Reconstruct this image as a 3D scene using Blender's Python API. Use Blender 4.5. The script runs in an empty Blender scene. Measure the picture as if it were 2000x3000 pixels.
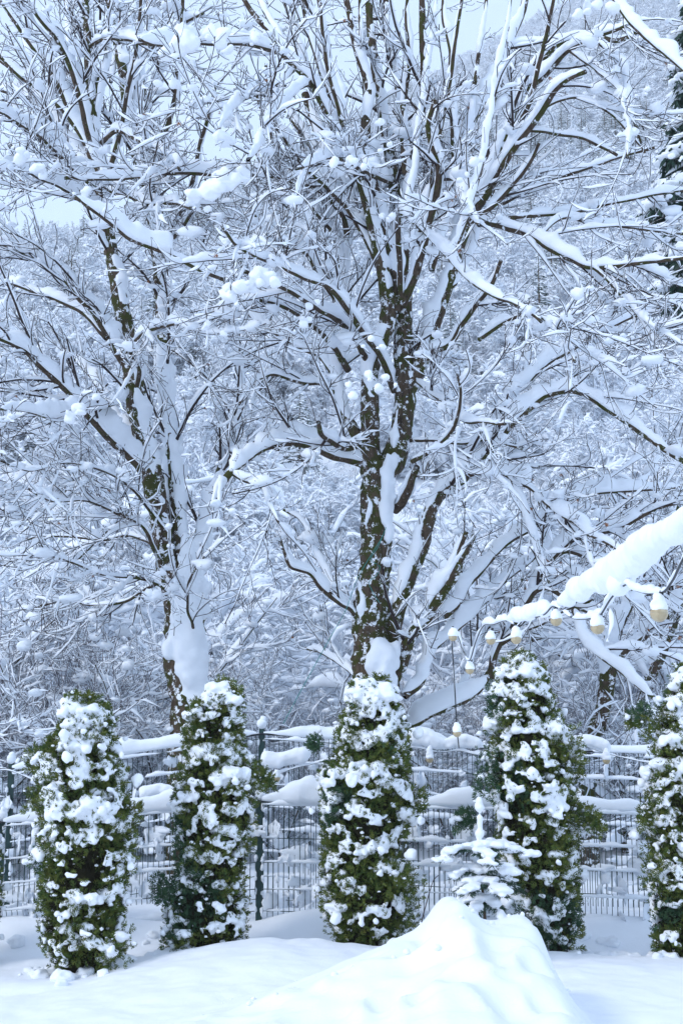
import bpy, bmesh, math, random
import numpy as np
from mathutils import Vector

random.seed(7)
RNG = np.random.default_rng(7)
PI = math.pi
scene = bpy.context.scene
COL = scene.collection

# ------------------------------------------------------------------ camera, sky, sun, exposure
PITCH = math.radians(9.0)
CAMZ = 1.9
FPX = 50.0 / 36.0 * 3000.0
cam_data = bpy.data.cameras.new('camera')
cam_data.lens = 50
cam_data.sensor_fit = 'VERTICAL'
cam_data.sensor_height = 36
cam_data.sensor_width = 24
cam_data.clip_end = 3000
cam_data.clip_start = 0.1
cam = bpy.data.objects.new('camera', cam_data)
cam.location = (0, 0, CAMZ)
cam.rotation_euler = (math.radians(90) + PITCH, 0, 0)
COL.objects.link(cam)
scene.camera = cam

SUN_EL, SUN_AZ = math.radians(40), math.radians(-122)
world = bpy.data.worlds.new('World')
scene.world = world
world.use_nodes = True
wt = world.node_tree
for n in list(wt.nodes):
    wt.nodes.remove(n)
w_out = wt.nodes.new('ShaderNodeOutputWorld')
w_sky = wt.nodes.new('ShaderNodeTexSky')
w_sky.sky_type = 'NISHITA'
w_sky.sun_disc = False
w_sky.sun_elevation = SUN_EL
w_sky.sun_rotation = SUN_AZ
w_bg = wt.nodes.new('ShaderNodeBackground')
w_bg.inputs['Strength'].default_value = 0.06
wt.links.new(w_sky.outputs[0], w_bg.inputs['Color'])
w_cl = wt.nodes.new('ShaderNodeBackground')            # the even overcast layer
w_cl.inputs['Color'].default_value = (0.60, 0.755, 1.0, 1)
w_cl.inputs['Strength'].default_value = 0.92
w_add = wt.nodes.new('ShaderNodeAddShader')
wt.links.new(w_bg.outputs[0], w_add.inputs[0])
wt.links.new(w_cl.outputs[0], w_add.inputs[1])
wt.links.new(w_add.outputs[0], w_out.inputs['Surface'])

sun_data = bpy.data.lights.new('sun', 'SUN')
sun_data.energy = 1.0
sun_data.angle = math.radians(12)
sun_data.color = (1.0, 0.97, 0.93)
sun = bpy.data.objects.new('sun', sun_data)
sun.rotation_euler = (math.radians(50), 0, math.radians(-58))
COL.objects.link(sun)

scene.view_settings.view_transform = 'Standard'
scene.view_settings.look = 'None'
scene.view_settings.exposure = 0.18
scene.view_settings.gamma = 1.0
scene.view_settings.use_curve_mapping = False
scene.cycles.max_bounces = 8
scene.cycles.diffuse_bounces = 6
scene.cycles.transparent_max_bounces = 4
scene.cycles.volume_bounces = 4

# ------------------------------------------------------------------ pixel -> world
CP, SP = math.cos(PITCH), math.sin(PITCH)


def at(px, py, Y):
    """point at world depth Y seen at pixel (px, py) of the 2000x3000 photograph"""
    a = (px - 1000.0) / FPX
    b = (1500.0 - py) / FPX
    dy = CP - SP * b
    dz = SP + CP * b
    s = Y / dy
    return np.array([a * s, Y, CAMZ + dz * s])


def project(P):
    """world points (...,3) -> px, py"""
    x = P[..., 0]; y = P[..., 1]; z = P[..., 2] - CAMZ
    d = y * CP + z * SP
    u = -y * SP + z * CP
    d = np.maximum(d, 0.05)
    return 1000 + FPX * x / d, 1500 - FPX * u / d


K = 2000.0 / 1568.0        # traced coordinates (1568 wide) -> photograph pixels


def atD(x, y, Y):
    return at(x * K, y * K, Y)


# ------------------------------------------------------------------ numpy noise
def _hash(ix, iy, iz, seed):
    h = (ix * 374761393 + iy * 668265263 + iz * 2147483647 + seed * 1274126177) & 0xFFFFFFFF
    h = ((h ^ (h >> 13)) * 1274126177) & 0xFFFFFFFF
    h = (h ^ (h >> 16)) & 0xFFFFFFFF
    return h.astype(np.float64) / 4294967295.0


def vnoise(P, scale=1.0, seed=0):
    Q = np.asarray(P, dtype=np.float64) * scale
    I = np.floor(Q).astype(np.int64)
    Fr = Q - I
    Fr = Fr * Fr * (3 - 2 * Fr)
    r = 0
    for dx in (0, 1):
        wx = Fr[..., 0] if dx else 1 - Fr[..., 0]
        for dy in (0, 1):
            wy = Fr[..., 1] if dy else 1 - Fr[..., 1]
            for dz in (0, 1):
                wz = Fr[..., 2] if dz else 1 - Fr[..., 2]
                r = r + wx * wy * wz * _hash(I[..., 0] + dx, I[..., 1] + dy, I[..., 2] + dz, seed)
    return r * 2 - 1


def norm(v):
    return v / np.maximum(np.linalg.norm(v, axis=-1, keepdims=True), 1e-9)


# ------------------------------------------------------------------ materials
def nmat(name):
    m = bpy.data.materials.new(name)
    m.use_nodes = True
    nt = m.node_tree
    b = nt.nodes['Principled BSDF']
    return m, nt, b


def ramp(nt, stops, interp='LINEAR'):
    r = nt.nodes.new('ShaderNodeValToRGB')
    r.color_ramp.interpolation = interp
    e = r.color_ramp.elements
    while len(e) > 1:
        e.remove(e[-1])
    e[0].position, e[0].color = stops[0][0], (*stops[0][1], 1)
    for p, c in stops[1:]:
        x = e.new(p)
        x.color = (*c, 1)
    return r


def tex_noise(nt, co, scale, detail=4, rough=0.6):
    n = nt.nodes.new('ShaderNodeTexNoise')
    n.inputs['Scale'].default_value = scale
    n.inputs['Detail'].default_value = detail
    n.inputs['Roughness'].default_value = rough
    nt.links.new(co, n.inputs['Vector'])
    return n


def mat_snow(name, bump=0.25, scale=60, tint=(0.855, 0.895, 0.95)):
    m, nt, b = nmat(name)
    tc = nt.nodes.new('ShaderNodeTexCoord')
    n1 = tex_noise(nt, tc.outputs['Object'], scale, 6, 0.7)
    n2 = tex_noise(nt, tc.outputs['Object'], scale * 0.12, 3, 0.5)
    r = ramp(nt, [(0.3, tuple(c * 0.965 for c in tint)), (0.7, tint)])
    nt.links.new(n2.outputs['Fac'], r.inputs['Fac'])
    nt.links.new(r.outputs[0], b.inputs['Base Color'])
    b.inputs['Roughness'].default_value = 0.65
    b.inputs['Specular IOR Level'].default_value = 0.25
    bp = nt.nodes.new('ShaderNodeBump')
    bp.inputs['Strength'].default_value = bump
    bp.inputs['Distance'].default_value = 0.01
    nt.links.new(n1.outputs['Fac'], bp.inputs['Height'])
    nt.links.new(bp.outputs[0], b.inputs['Normal'])
    return m


def mat_bark(name, c1, c2, moss=0.0, specks=0.0, scale=18, lichen=0.3, sps=26, zs=0.35):
    m, nt, b = nmat(name)
    tc = nt.nodes.new('ShaderNodeTexCoord')
    mp = nt.nodes.new('ShaderNodeMapping')
    mp.inputs['Scale'].default_value = (1, 1, zs)
    nt.links.new(tc.outputs['Object'], mp.inputs['Vector'])
    n1 = tex_noise(nt, mp.outputs[0], scale, 8, 0.75)
    r1 = ramp(nt, [(0.32, c1), (0.62, c2)])
    nt.links.new(n1.outputs['Fac'], r1.inputs['Fac'])
    col = r1.outputs[0]
    # pale lichen dots
    n4 = tex_noise(nt, tc.outputs['Object'], 45, 3, 0.6)
    r4 = ramp(nt, [(0.62, (0, 0, 0)), (0.70, (lichen,) * 3)])
    nt.links.new(n4.outputs['Fac'], r4.inputs['Fac'])
    mx = nt.nodes.new('ShaderNodeMixRGB')
    nt.links.new(r4.outputs[0], mx.inputs['Fac'])
    nt.links.new(col, mx.inputs[1])
    mx.inputs[2].default_value = (0.30, 0.31, 0.27, 1)
    col = mx.outputs[0]
    if moss:
        n2 = tex_noise(nt, tc.outputs['Object'], 5, 5, 0.7)
        r2 = ramp(nt, [(0.56 - moss * 0.2, (0, 0, 0)), (0.64 - moss * 0.2, (0.9, 0.9, 0.9))])
        nt.links.new(n2.outputs['Fac'], r2.inputs['Fac'])
        mx = nt.nodes.new('ShaderNodeMixRGB')
        nt.links.new(r2.outputs[0], mx.inputs['Fac'])
        nt.links.new(col, mx.inputs[1])
        mx.inputs[2].default_value = (0.050, 0.058, 0.012, 1)
        col = mx.outputs[0]
    if specks:
        n3 = tex_noise(nt, tc.outputs['Object'], sps, 7, 0.72)
        r3 = ramp(nt, [(0.60 - specks * 0.12, (0, 0, 0)), (0.63 - specks * 0.12, (1, 1, 1))])
        nt.links.new(n3.outputs['Fac'], r3.inputs['Fac'])
        mx = nt.nodes.new('ShaderNodeMixRGB')
        nt.links.new(r3.outputs[0], mx.inputs['Fac'])
        nt.links.new(col, mx.inputs[1])
        mx.inputs[2].default_value = (0.82, 0.85, 0.9, 1)
        col = mx.outputs[0]
    nt.links.new(col, b.inputs['Base Color'])
    b.inputs['Roughness'].default_value = 0.9
    b.inputs['Specular IOR Level'].default_value = 0.15
    bp = nt.nodes.new('ShaderNodeBump')
    bp.inputs['Strength'].default_value = 0.9
    bp.inputs['Distance'].default_value = 0.02
    nt.links.new(n1.outputs['Fac'], bp.inputs['Height'])
    nt.links.new(bp.outputs[0], b.inputs['Normal'])
    return m


def mat_plain(name, col, rough=0.5, spec=0.3, var=0.0, scale=30):
    m, nt, b = nmat(name)
    b.inputs['Roughness'].default_value = rough
    b.inputs['Specular IOR Level'].default_value = spec
    tc = nt.nodes.new('ShaderNodeTexCoord')
    n = tex_noise(nt, tc.outputs['Object'], scale, 4)
    r = ramp(nt, [(0.3, tuple(c * (1 - var) for c in col)), (0.7, tuple(min(1, c * (1 + var)) for c in col))])
    nt.links.new(n.outputs['Fac'], r.inputs['Fac'])
    nt.links.new(r.outputs[0], b.inputs['Base Color'])
    return m


def mat_foliage(name, stops, scale=9):
    m, nt, b = nmat(name)
    tc = nt.nodes.new('ShaderNodeTexCoord')
    n = tex_noise(nt, tc.outputs['Object'], scale, 6, 0.8)
    r = ramp(nt, stops)
    nt.links.new(n.outputs['Fac'], r.inputs['Fac'])
    nt.links.new(r.outputs[0], b.inputs['Base Color'])
    b.inputs['Roughness'].default_value = 0.6
    b.inputs['Specular IOR Level'].default_value = 0.2
    return m


M_SNOW = mat_snow('snow_on_branches', 0.35, 55)
M_GSNOW = mat_snow('ground_snow', 0.45, 30, (0.875, 0.905, 0.95))
M_TSNOW = mat_snow('clumped_snow', 0.35, 90, (0.875, 0.905, 0.95))
M_BARK = mat_bark('maple_bark', (0.020, 0.014, 0.011), (0.110, 0.078, 0.055), 0.25, 0.06, 24, 0.14, 9)
M_TRUNK = mat_bark('mossy_trunk_bark', (0.022, 0.015, 0.011), (0.115, 0.083, 0.058), 0.50, 0.46, 20, 0.1, 11, 0.16)
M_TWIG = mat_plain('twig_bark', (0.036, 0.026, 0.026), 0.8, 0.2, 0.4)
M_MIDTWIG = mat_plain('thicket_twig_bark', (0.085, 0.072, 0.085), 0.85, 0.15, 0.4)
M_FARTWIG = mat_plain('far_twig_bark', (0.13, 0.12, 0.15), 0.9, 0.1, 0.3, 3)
M_THUJA = mat_foliage('thuja_foliage', [(0.25, (0.014, 0.034, 0.010)), (0.44, (0.048, 0.088, 0.018)),
                                        (0.56, (0.125, 0.148, 0.028)), (0.70, (0.135, 0.120, 0.026)), (0.86, (0.15, 0.065, 0.020))], 14)
M_THUJA2 = mat_foliage('thuja_foliage_blue', [(0.3, (0.012, 0.040, 0.020)), (0.5, (0.035, 0.085, 0.040)),
                                              (0.7, (0.10, 0.135, 0.055))], 14)
M_SPRUCE = mat_foliage('spruce_needles', [(0.3, (0.008, 0.022, 0.012)), (0.55, (0.026, 0.062, 0.045)), (0.8, (0.055, 0.095, 0.045))], 6)
M_FIR = mat_foliage('fir_needles', [(0.3, (0.015, 0.045, 0.03)), (0.6, (0.045, 0.085, 0.055)), (0.8, (0.08, 0.10, 0.04))], 12)
M_METAL = mat_plain('green_coated_steel', (0.012, 0.045, 0.042), 0.45, 0.5, 0.3, 8)
M_CABLE = mat_plain('black_rubber_cable', (0.018, 0.022, 0.028), 0.5, 0.4, 0.3, 20)
M_TEAL = mat_plain('teal_plastic_wire', (0.01, 0.22, 0.20), 0.5, 0.4, 0.2, 20)
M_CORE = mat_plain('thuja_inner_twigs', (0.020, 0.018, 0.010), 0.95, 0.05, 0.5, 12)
M_LEAF = mat_plain('dry_seed_wings', (0.24, 0.10, 0.04), 0.8, 0.2, 0.5, 20)
M_BULB, _nt, _b = nmat('frosted_bulb_glass')
_b.inputs['Base Color'].default_value = (0.62, 0.50, 0.30, 1)
_b.inputs['Roughness'].default_value = 0.28
_b.inputs['Transmission Weight'].default_value = 0.25
_b.inputs['Subsurface Weight'].default_value = 0.0
_tc = _nt.nodes.new('ShaderNodeTexCoord')
_n = tex_noise(_nt, _tc.outputs['Object'], 25, 4)
_r = ramp(_nt, [(0.3, (0.42, 0.30, 0.15)), (0.7, (0.66, 0.57, 0.38))])
_nt.links.new(_n.outputs['Fac'], _r.inputs['Fac'])
_nt.links.new(_r.outputs[0], _b.inputs['Base Color'])


# ------------------------------------------------------------------ mesh / object helpers
class Geo:
    def __init__(self):
        self.V, self.F4, self.F3, self.m4, self.m3, self.n = [], [], [], [], [], 0

    def add(self, V, F4=None, F3=None, mi=0):
        V = np.asarray(V, dtype=np.float64).reshape(-1, 3)
        if F4 is not None and len(F4):
            self.F4.append(np.asarray(F4) + self.n); self.m4.append(np.full(len(F4), mi))
        if F3 is not None and len(F3):
            self.F3.append(np.asarray(F3) + self.n); self.m3.append(np.full(len(F3), mi))
        self.V.append(V); self.n += len(V)
        return self

    def mesh(self, name, mats, base=(0, 0, 0), smooth=True):
        me = bpy.data.meshes.new(name)
        if not isinstance(mats, (list, tuple)):
            mats = [mats]
        for m in mats:
            me.materials.append(m)
        if not self.V:
            return me
        V = np.concatenate(self.V) - np.asarray(base, dtype=np.float64)
        F4 = np.concatenate(self.F4) if self.F4 else np.zeros((0, 4), int)
        F3 = np.concatenate(self.F3) if self.F3 else np.zeros((0, 3), int)
        mi = np.concatenate([np.concatenate(x) if x else np.zeros(0, int) for x in (self.m4, self.m3)])
        me.vertices.add(len(V))
        me.vertices.foreach_set('co', V.astype(np.float32).ravel())
        loops = np.concatenate([F4.ravel(), F3.ravel()]).astype(np.int32)
        me.loops.add(len(loops))
        me.loops.foreach_set('vertex_index', loops)
        nf = len(F4) + len(F3)
        tot = np.concatenate([np.full(len(F4), 4), np.full(len(F3), 3)]).astype(np.int32)
        st = np.concatenate([[0], np.cumsum(tot)[:-1]]).astype(np.int32) if nf else np.zeros(0, np.int32)
        me.polygons.add(nf)
        me.polygons.foreach_set('loop_start', st)
        me.polygons.foreach_set('material_index', mi.astype(np.int32))
        me.polygons.foreach_set('use_smooth', np.full(nf, smooth))
        me.update(calc_edges=True)
        return me

    def build(self, name, mats, parent=None, base=(0, 0, 0), smooth=True, kind=None, label=None):
        o = bpy.data.objects.new(name, self.mesh(name, mats, base, smooth))
        COL.objects.link(o)
        if parent is not None:
            o.parent = parent
        if kind:
            o['kind'] = kind
        if label:
            o['label'] = label
        return o


def thing(name, label, cat, loc=(0, 0, 0), group=None):
    o = bpy.data.objects.new(name, None)
    COL.objects.link(o)
    o.location = tuple(float(v) for v in loc)
    o.empty_display_size = 0.2
    tag(o, label, cat, group)
    return o


def tag(o, label, cat, group=None):
    o['label'] = label
    o['category'] = cat
    if group:
        o['group'] = group
    return o


def copy_tree(o, parent=None):
    c = o.copy()
    COL.objects.link(c)
    if parent is not None:
        c.parent = parent
    for ch in list(o.children):
        copy_tree(ch, c)
    return c


def empty_at(name, parent, loc):
    o = bpy.data.objects.new(name, None)
    COL.objects.link(o)
    o.parent = parent
    o.location = loc
    return o


# ------------------------------------------------------------------ tubes
def tangents(P):
    T = np.empty_like(P)
    T[:, 1:-1] = P[:, 2:] - P[:, :-2]
    T[:, 0] = P[:, 1] - P[:, 0]
    T[:, -1] = P[:, -1] - P[:, -2]
    return norm(T)


def _tube_faces(N, n, k):
    i = np.arange(n - 1)[:, None]
    j = np.arange(k)[None, :]
    a = i * k + j
    b = i * k + (j + 1) % k
    f = np.stack([a, b, b + k, a + k], -1).reshape(-1, 4)
    return (f[None] + (np.arange(N) * n * k)[:, None, None]).reshape(-1, 4)


def tube(P, R, k, rough=0.0, seed=0):
    """round tubes; P (N,n,3), R (N,n)"""
    N, n, _ = P.shape
    T = tangents(P)
    ref = np.zeros((N, 1, 3))
    vert = np.abs(T[..., 2]).mean(1) > 0.75
    ref[~vert, 0, 2] = 1
    ref[vert, 0, 1] = 1
    S = norm(np.cross(T, ref))
    U = np.cross(S, T)
    th = np.arange(k) / k * 2 * PI
    rr = R[..., None]
    if rough:
        D = S[:, :, None] * np.cos(th)[None, None, :, None] + U[:, :, None] * np.sin(th)[None, None, :, None]
        V = P[:, :, None] + D * rr[..., None]
        rr = rr * (1 + rough * (vnoise(V, 9, seed) * 0.6 + vnoise(V, 24, seed + 1) * 0.5))
        V = P[:, :, None] + D * rr[..., None]
    else:
        V = P[:, :, None] + S[:, :, None] * (np.cos(th) * rr)[..., None] + U[:, :, None] * (np.sin(th) * rr)[..., None]
    return V.reshape(-1, 3), _tube_faces(N, n, k)


def snow_tube(P, R, H, k, bias=(0.25, -0.25), lump=0.0, seed=0, taper0=True, width=1.0, vmin=0.3):
    """snow lying along the upper side of branches; H (N,n) depth of the snow on a level branch"""
    N, n, _ = P.shape
    T = tangents(P)
    up = np.array([bias[0], bias[1], 1.0])
    U = up - (T @ up)[..., None] * T
    U = norm(U)
    S = np.cross(T, U)
    hz = np.sqrt(np.clip(1 - T[..., 2] ** 2, 0, 1))
    h = H * (vmin + (1 - vmin) * hz)
    t = np.linspace(0, 1, n)[None]
    env = np.clip((1 - t) * 5, 0, 1) ** 0.6
    if taper0:
        env = env * np.clip(t * 6 + 0.15, 0, 1) ** 0.6
    h = h * env
    a = (0.74 * R + 0.34 * h) * width * (0.35 + 0.65 * env)
    th = (np.arange(k) + 0.5) / k * 2 * PI
    c, s = np.cos(th), np.sin(th)
    sh = np.where(s > 0, np.abs(s) ** 0.85, 0)
    sl = np.where(s < 0, s, 0)
    x = a[..., None] * c
    y = 0.25 * R[..., None] + h[..., None] * sh + 0.30 * R[..., None] * sl
    if lump:
        V0 = P[:, :, None] + S[:, :, None] * x[..., None] + U[:, :, None] * y[..., None]
        q = 1 + lump * (vnoise(V0, 7, seed) * 0.7 + vnoise(V0, 18, seed + 3) * 0.45)
        x = x * q
        y = 0.25 * R[..., None] + (y - 0.25 * R[..., None]) * q
    V = P[:, :, None] + S[:, :, None] * x[..., None] + U[:, :, None] * y[..., None]
    return V.reshape(-1, 3), _tube_faces(N, n, k)


def resample(pts, step, wob=0.0, seed=0):
    """Catmull-Rom through pts (m,d), first three columns are positions"""
    pts = np.asarray(pts, float)
    m = len(pts)
    P = np.vstack([2 * pts[0] - pts[1], pts, 2 * pts[-1] - pts[-2]])
    out = []
    for i in range(m - 1):
        p0, p1, p2, p3 = P[i], P[i + 1], P[i + 2], P[i + 3]
        L = np.linalg.norm(p2[:3] - p1[:3])
        q = max(1, int(math.ceil(L / step)))
        t = (np.arange(q) / q)[:, None]
        out.append(0.5 * ((2 * p1) + (-p0 + p2) * t + (2 * p0 - 5 * p1 + 4 * p2 - p3) * t * t + (-p0 + 3 * p1 - 3 * p2 + p3) * t ** 3))
    out.append(pts[-1:])
    A = np.vstack(out)
    if wob:
        for c in range(3):
            A[:, c] += wob * vnoise(A[:, :3], 2.2, seed + c) + wob * 0.4 * vnoise(A[:, :3], 7, seed + c + 5)
    return A


# ------------------------------------------------------------------ branching
def children(P, R, M, n, tr, lr, ar, rr, up=0.0, wander=0.3, rng=RNG, out=None, weights=None, rcap=9, tipfall=0.5):
    """M side shoots on the parent polylines. returns P (M,n,3), R (M,n), parent index"""
    N, m, _ = P.shape
    seg = np.linalg.norm(np.diff(P, axis=1), axis=2).sum(1)
    w = seg if weights is None else seg * weights
    idx = rng.choice(N, M, p=w / w.sum())
    t = rng.uniform(tr[0], tr[1], M)
    f = t * (m - 1)
    i0 = np.minimum(f.astype(int), m - 2)
    fr = (f - i0)[:, None]
    p0 = P[idx, i0] * (1 - fr) + P[idx, i0 + 1] * fr
    r0 = R[idx, i0] * (1 - fr[:, 0]) + R[idx, i0 + 1] * fr[:, 0]
    T = norm(P[idx, i0 + 1] - P[idx, i0])
    q = rng.normal(size=(M, 3))
    if out is not None:
        q = q + out
    q = norm(q - (q * T).sum(1, keepdims=True) * T)
    ang = rng.uniform(ar[0], ar[1], M)[:, None]
    d = T * np.cos(ang) + q * np.sin(ang)
    L = rng.uniform(lr[0], lr[1], M) * (1 - tipfall * t)
    L = L * rng.choice([0.55, 1.0, 1.25], M, p=[0.25, 0.5, 0.25])
    st = (L / (n - 1))[:, None]
    C = np.empty((M, n, 3))
    C[:, 0] = p0
    curl = rng.normal(size=(M, 3)) * wander * 1.2
    upv = np.array([0, 0, 1.0]) * up
    for k in range(1, n):
        C[:, k] = C[:, k - 1] + d * st
        d = norm(d + (curl + upv + rng.normal(size=(M, 3)) * wander * 1.3) / (n - 1))
    ra = np.minimum(r0 * rng.uniform(rr[0], rr[1], M), rcap)
    tt = np.linspace(0, 1, n)[None]
    CR = ra[:, None] * (1 - 0.62 * tt)
    return C, CR, idx


def in_view(C, mx=260, my=200):
    px, py = project(C.mean(1))
    return (px > -mx) & (px < 2000 + mx) & (py > -my) & (py < 3000)


# ico sphere template
def ico(sub):
    bm = bmesh.new()
    bmesh.ops.create_icosphere(bm, subdivisions=sub, radius=1)
    V = np.array([v.co[:] for v in bm.verts])
    F = np.array([[v.index for v in f.verts] for f in bm.faces])
    bm.free()
    return V, F


ICO1, ICO2, ICO3 = ico(1), ico(2), ico(3)


def blobs(C, Rad, tpl, seed=0, amp=0.3, freq=1.3):
    """lumpy blobs: centres C (N,3), radii Rad (N,3)"""
    V0, F0 = tpl
    N = len(C)
    rng = np.random.default_rng(seed)
    ph = rng.uniform(0, 100, (N, 1, 3))
    nn = vnoise(V0[None] * freq + ph, 1.0, seed)
    V = V0[None] * (1 + amp * nn)[..., None] * Rad[:, None]
    a = rng.uniform(0, 2 * PI, N)
    ca, sa = np.cos(a)[:, None], np.sin(a)[:, None]
    X = V[..., 0] * ca - V[..., 1] * sa
    Y = V[..., 0] * sa + V[..., 1] * ca
    V = np.stack([X, Y, V[..., 2]], -1) + C[:, None]
    F = (F0[None] + (np.arange(N) * len(V0))[:, None, None]).reshape(-1, 3)
    return V.reshape(-1, 3), F


def remeshed(V, F3, voxel, amp=0.0, freq=20, seed=0, smooth=1):
    """voxel union of overlapping blobs -> V, F4"""
    g = Geo(); g.add(V, F3=F3)
    me = g.mesh('tmp', [M_SNOW])
    o = bpy.data.objects.new('tmp', me)
    COL.objects.link(o)
    md = o.modifiers.new('r', 'REMESH')
    md.mode = 'VOXEL'
    md.voxel_size = voxel
    if smooth:
        s = o.modifiers.new('s', 'SMOOTH'); s.iterations = smooth; s.factor = 0.5
    dg = bpy.context.evaluated_depsgraph_get()
    ev = o.evaluated_get(dg)
    m2 = ev.to_mesh()
    nv = len(m2.vertices)
    A = np.empty(nv * 3, np.float32); m2.vertices.foreach_get('co', A); A = A.reshape(-1, 3).astype(float)
    Nn = np.empty(nv * 3, np.float32); m2.vertices.foreach_get('normal', Nn); Nn = Nn.reshape(-1, 3)
    L = np.empty(len(m2.loops), np.int32); m2.loops.foreach_get('vertex_index', L)
    F = L.reshape(-1, 4)
    ev.to_mesh_clear()
    bpy.data.objects.remove(o)
    bpy.data.meshes.remove(me)
    if amp:
        A = A + Nn * (amp * (vnoise(A, freq, seed) + 0.5 * vnoise(A, freq * 2.3, seed + 1)))[:, None]
    return A, F

# ------------------------------------------------------------------ ground
LIP = np.array([(at(px, py, 12.35)[0], at(px, py, 12.35)[2]) for px, py in
                [(-900, 2870), (-200, 2845), (60, 2852), (190, 2850), (395, 2800), (470, 2787), (640, 2752), (800, 2737), (1000, 2748), (1300, 2790),
                 (1590, 2783), (2000, 2803), (2600, 2800)]])
MND = np.array([(at(px, py, 10.2)[0], at(px, py, 10.2)[2]) for px, py in
                [(300, 3010), (560, 2960), (800, 2905), (960, 2845), (1080, 2790), (1170, 2748), (1223, 2722), (1255, 2682), (1282, 2642), (1306, 2628),
                 (1335, 2638), (1365, 2668), (1395, 2690), (1420, 2700), (1450, 2702), (1480, 2688), (1505, 2678), (1529, 2677),
                 (1556, 2696), (1572, 2735), (1584, 2775), (1598, 2820), (1640, 2893), (1690, 2950), (1760, 3010), (1900, 3060)]])
FBZ = at(760, 2692, 13.6)[2]
RID = np.array([(at(px, py, 700)[0], at(px, py, 700)[2]) for px, py in
                [(-1500, 640), (-300, 760), (300, 770), (520, 735), (700, 650), (850, 540), (1000, 430), (1150, 330), (1250, 270), (1400, 190), (1600, 90), (1800, -20),
                 (2200, -200), (3200, -500)]])


_q = np.arange(-6, 6, 0.01)
_m = np.interp(_q, MND[:, 0], MND[:, 1], left=-0.3, right=-0.3)
_k = np.exp(-(np.arange(-20, 21) * 0.01 / 0.04) ** 2); _k /= _k.sum()
_ms = np.convolve(_m, _k, mode='same')
_k = np.exp(-(np.arange(-60, 61) * 0.01 / 0.10) ** 2); _k /= _k.sum()
_ms2 = np.convolve(_m, _k, mode='same')


def sstep(a, b, x):
    t = np.clip((x - a) / (b - a), 0, 1)
    return t * t * (3 - 2 * t)


def ground_z(x, y):
    x = np.asarray(x, float); y = np.asarray(y, float)
    P = np.stack([x, y, np.zeros_like(x)], -1)
    lz = np.interp(x, LIP[:, 0], LIP[:, 1])
    ylip = 12.25 + 0.12 * vnoise(P, 1.1, 5)
    z = -0.02 + (lz + 0.02) * sstep(9.0, 12.2, y)
    # hollow round the hedge, then the level ground at the fence
    dip = sstep(0, 0.45, y - ylip)
    z = z + dip * ((FBZ - 0.22 - lz) * 1.0) * (1 - 0.3 * sstep(0, 1, y - ylip))
    z = np.where(y > ylip, z + sstep(12.9, 13.6, y) * (FBZ - z), z)
    z = z + 0.035 * vnoise(P, 2.3, 11) * sstep(12.2, 12.8, y) * (1 - sstep(30, 60, y))
    z = z + 0.09 * vnoise(P, 0.8, 12) * sstep(12.6, 13.6, y) * (1 - sstep(30, 60, y))
    # fine settling marks on the open snow
    z = z + (0.013 * vnoise(P * [1, 0.8, 1], 4.5, 21) + 0.007 * vnoise(P * [1, 1.2, 1], 11, 22)) * (1 - sstep(12.5, 14, y))
    # soft swell
    z = z + 0.03 * vnoise(P, 0.55, 31) * (1 - sstep(11, 12.5, y))
    # the ploughed heap in front
    xm = x + (0.05 * vnoise(P, 1.7, 41)) * sstep(.1, .8, np.abs(y - 10.2)) + 0.012 * vnoise(P, 6, 42)
    mz = np.interp(xm, _q, _ms)
    back = np.exp(-np.clip((y - 10.2), 0, 9) ** 2 / 0.45 ** 2)
    nearer = np.clip(10.2 - y, 0, 9)
    lob = np.interp((xm - 0.95) / (1 + np.where(xm < .95, .20, .0) * nearer) + 0.95, _q, _ms2)
    mz = np.where(y < 10.2, mz * (1 - sstep(0, 0.8, nearer)) + lob * sstep(0, 0.8, nearer), mz)
    fwd = 1 - sstep(0.0, 3.0, nearer) * 0.75
    mz2 = -0.02 + (mz + 0.02) * np.where(y > 10.2, back, fwd)
    # shoulder runs toward the camera on the left, hollow on its flank
    D = at(1262, 2880, 9.75)
    mz2 = mz2 - 0.16 * np.exp(-(((x - D[0]) / 0.09) ** 2 + ((y - 9.75) / 0.16) ** 2))
    mz2 = mz2 + 0.05 * np.exp(-(((x - D[0] - 0.22) / 0.13) ** 2 + ((y - 9.7) / 0.35) ** 2))
    ns = .15 + .85 * sstep(.1, .9, np.abs(y - 10.2))
    mz2 = mz2 + ns * (0.075 * vnoise(P, 2.0, 43) + 0.055 * (1 - 2 * np.abs(vnoise(P, 4.2, 44))) * sstep(-.1, .5, mz2) + 0.020 * vnoise(P, 9, 45) * sstep(0, .4, mz2)) + .004 * vnoise(P, 26, 46)
    z = np.where(mz2 > z, mz2, z) + 0
    # valley floor, then the wooded hillside
    rz = np.interp(x, RID[:, 0], RID[:, 1])
    hill = rz * np.clip((y - 38) / 662.0, 0, 1.0)
    z = z + hill + 5 * vnoise(P, 0.018, 51) * sstep(60, 160, y) * (1 - sstep(500, 690, y))
    z = z - 0.25 * np.clip(y - 700, 0, 60)
    return z


def axis(fine_lo, fine_hi, step, lo, hi, q=1.13):
    a = list(np.arange(fine_lo, fine_hi + 1e-6, step))
    s = step
    while a[-1] < hi:
        s *= q; a.append(a[-1] + s)
    s = step
    while a[0] > lo:
        s *= q; a.insert(0, a[0] - s)
    return np.array(a)


gx = axis(-3.4, 3.4, 0.03, -380, 380)
gy = axis(8.6, 14.2, 0.03, -25, 720, 1.10)
GX, GY = np.meshgrid(gx, gy)
GZ = ground_z(GX, GY)
g = Geo()
nx, ny = len(gx), len(gy)
ii = (np.arange(ny - 1)[:, None] * nx + np.arange(nx - 1)[None]).ravel()
g.add(np.stack([GX, GY, GZ], -1), np.stack([ii, ii + 1, ii + nx + 1, ii + nx], -1))
g.build('snowy_ground', M_GSNOW, kind='structure')


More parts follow.
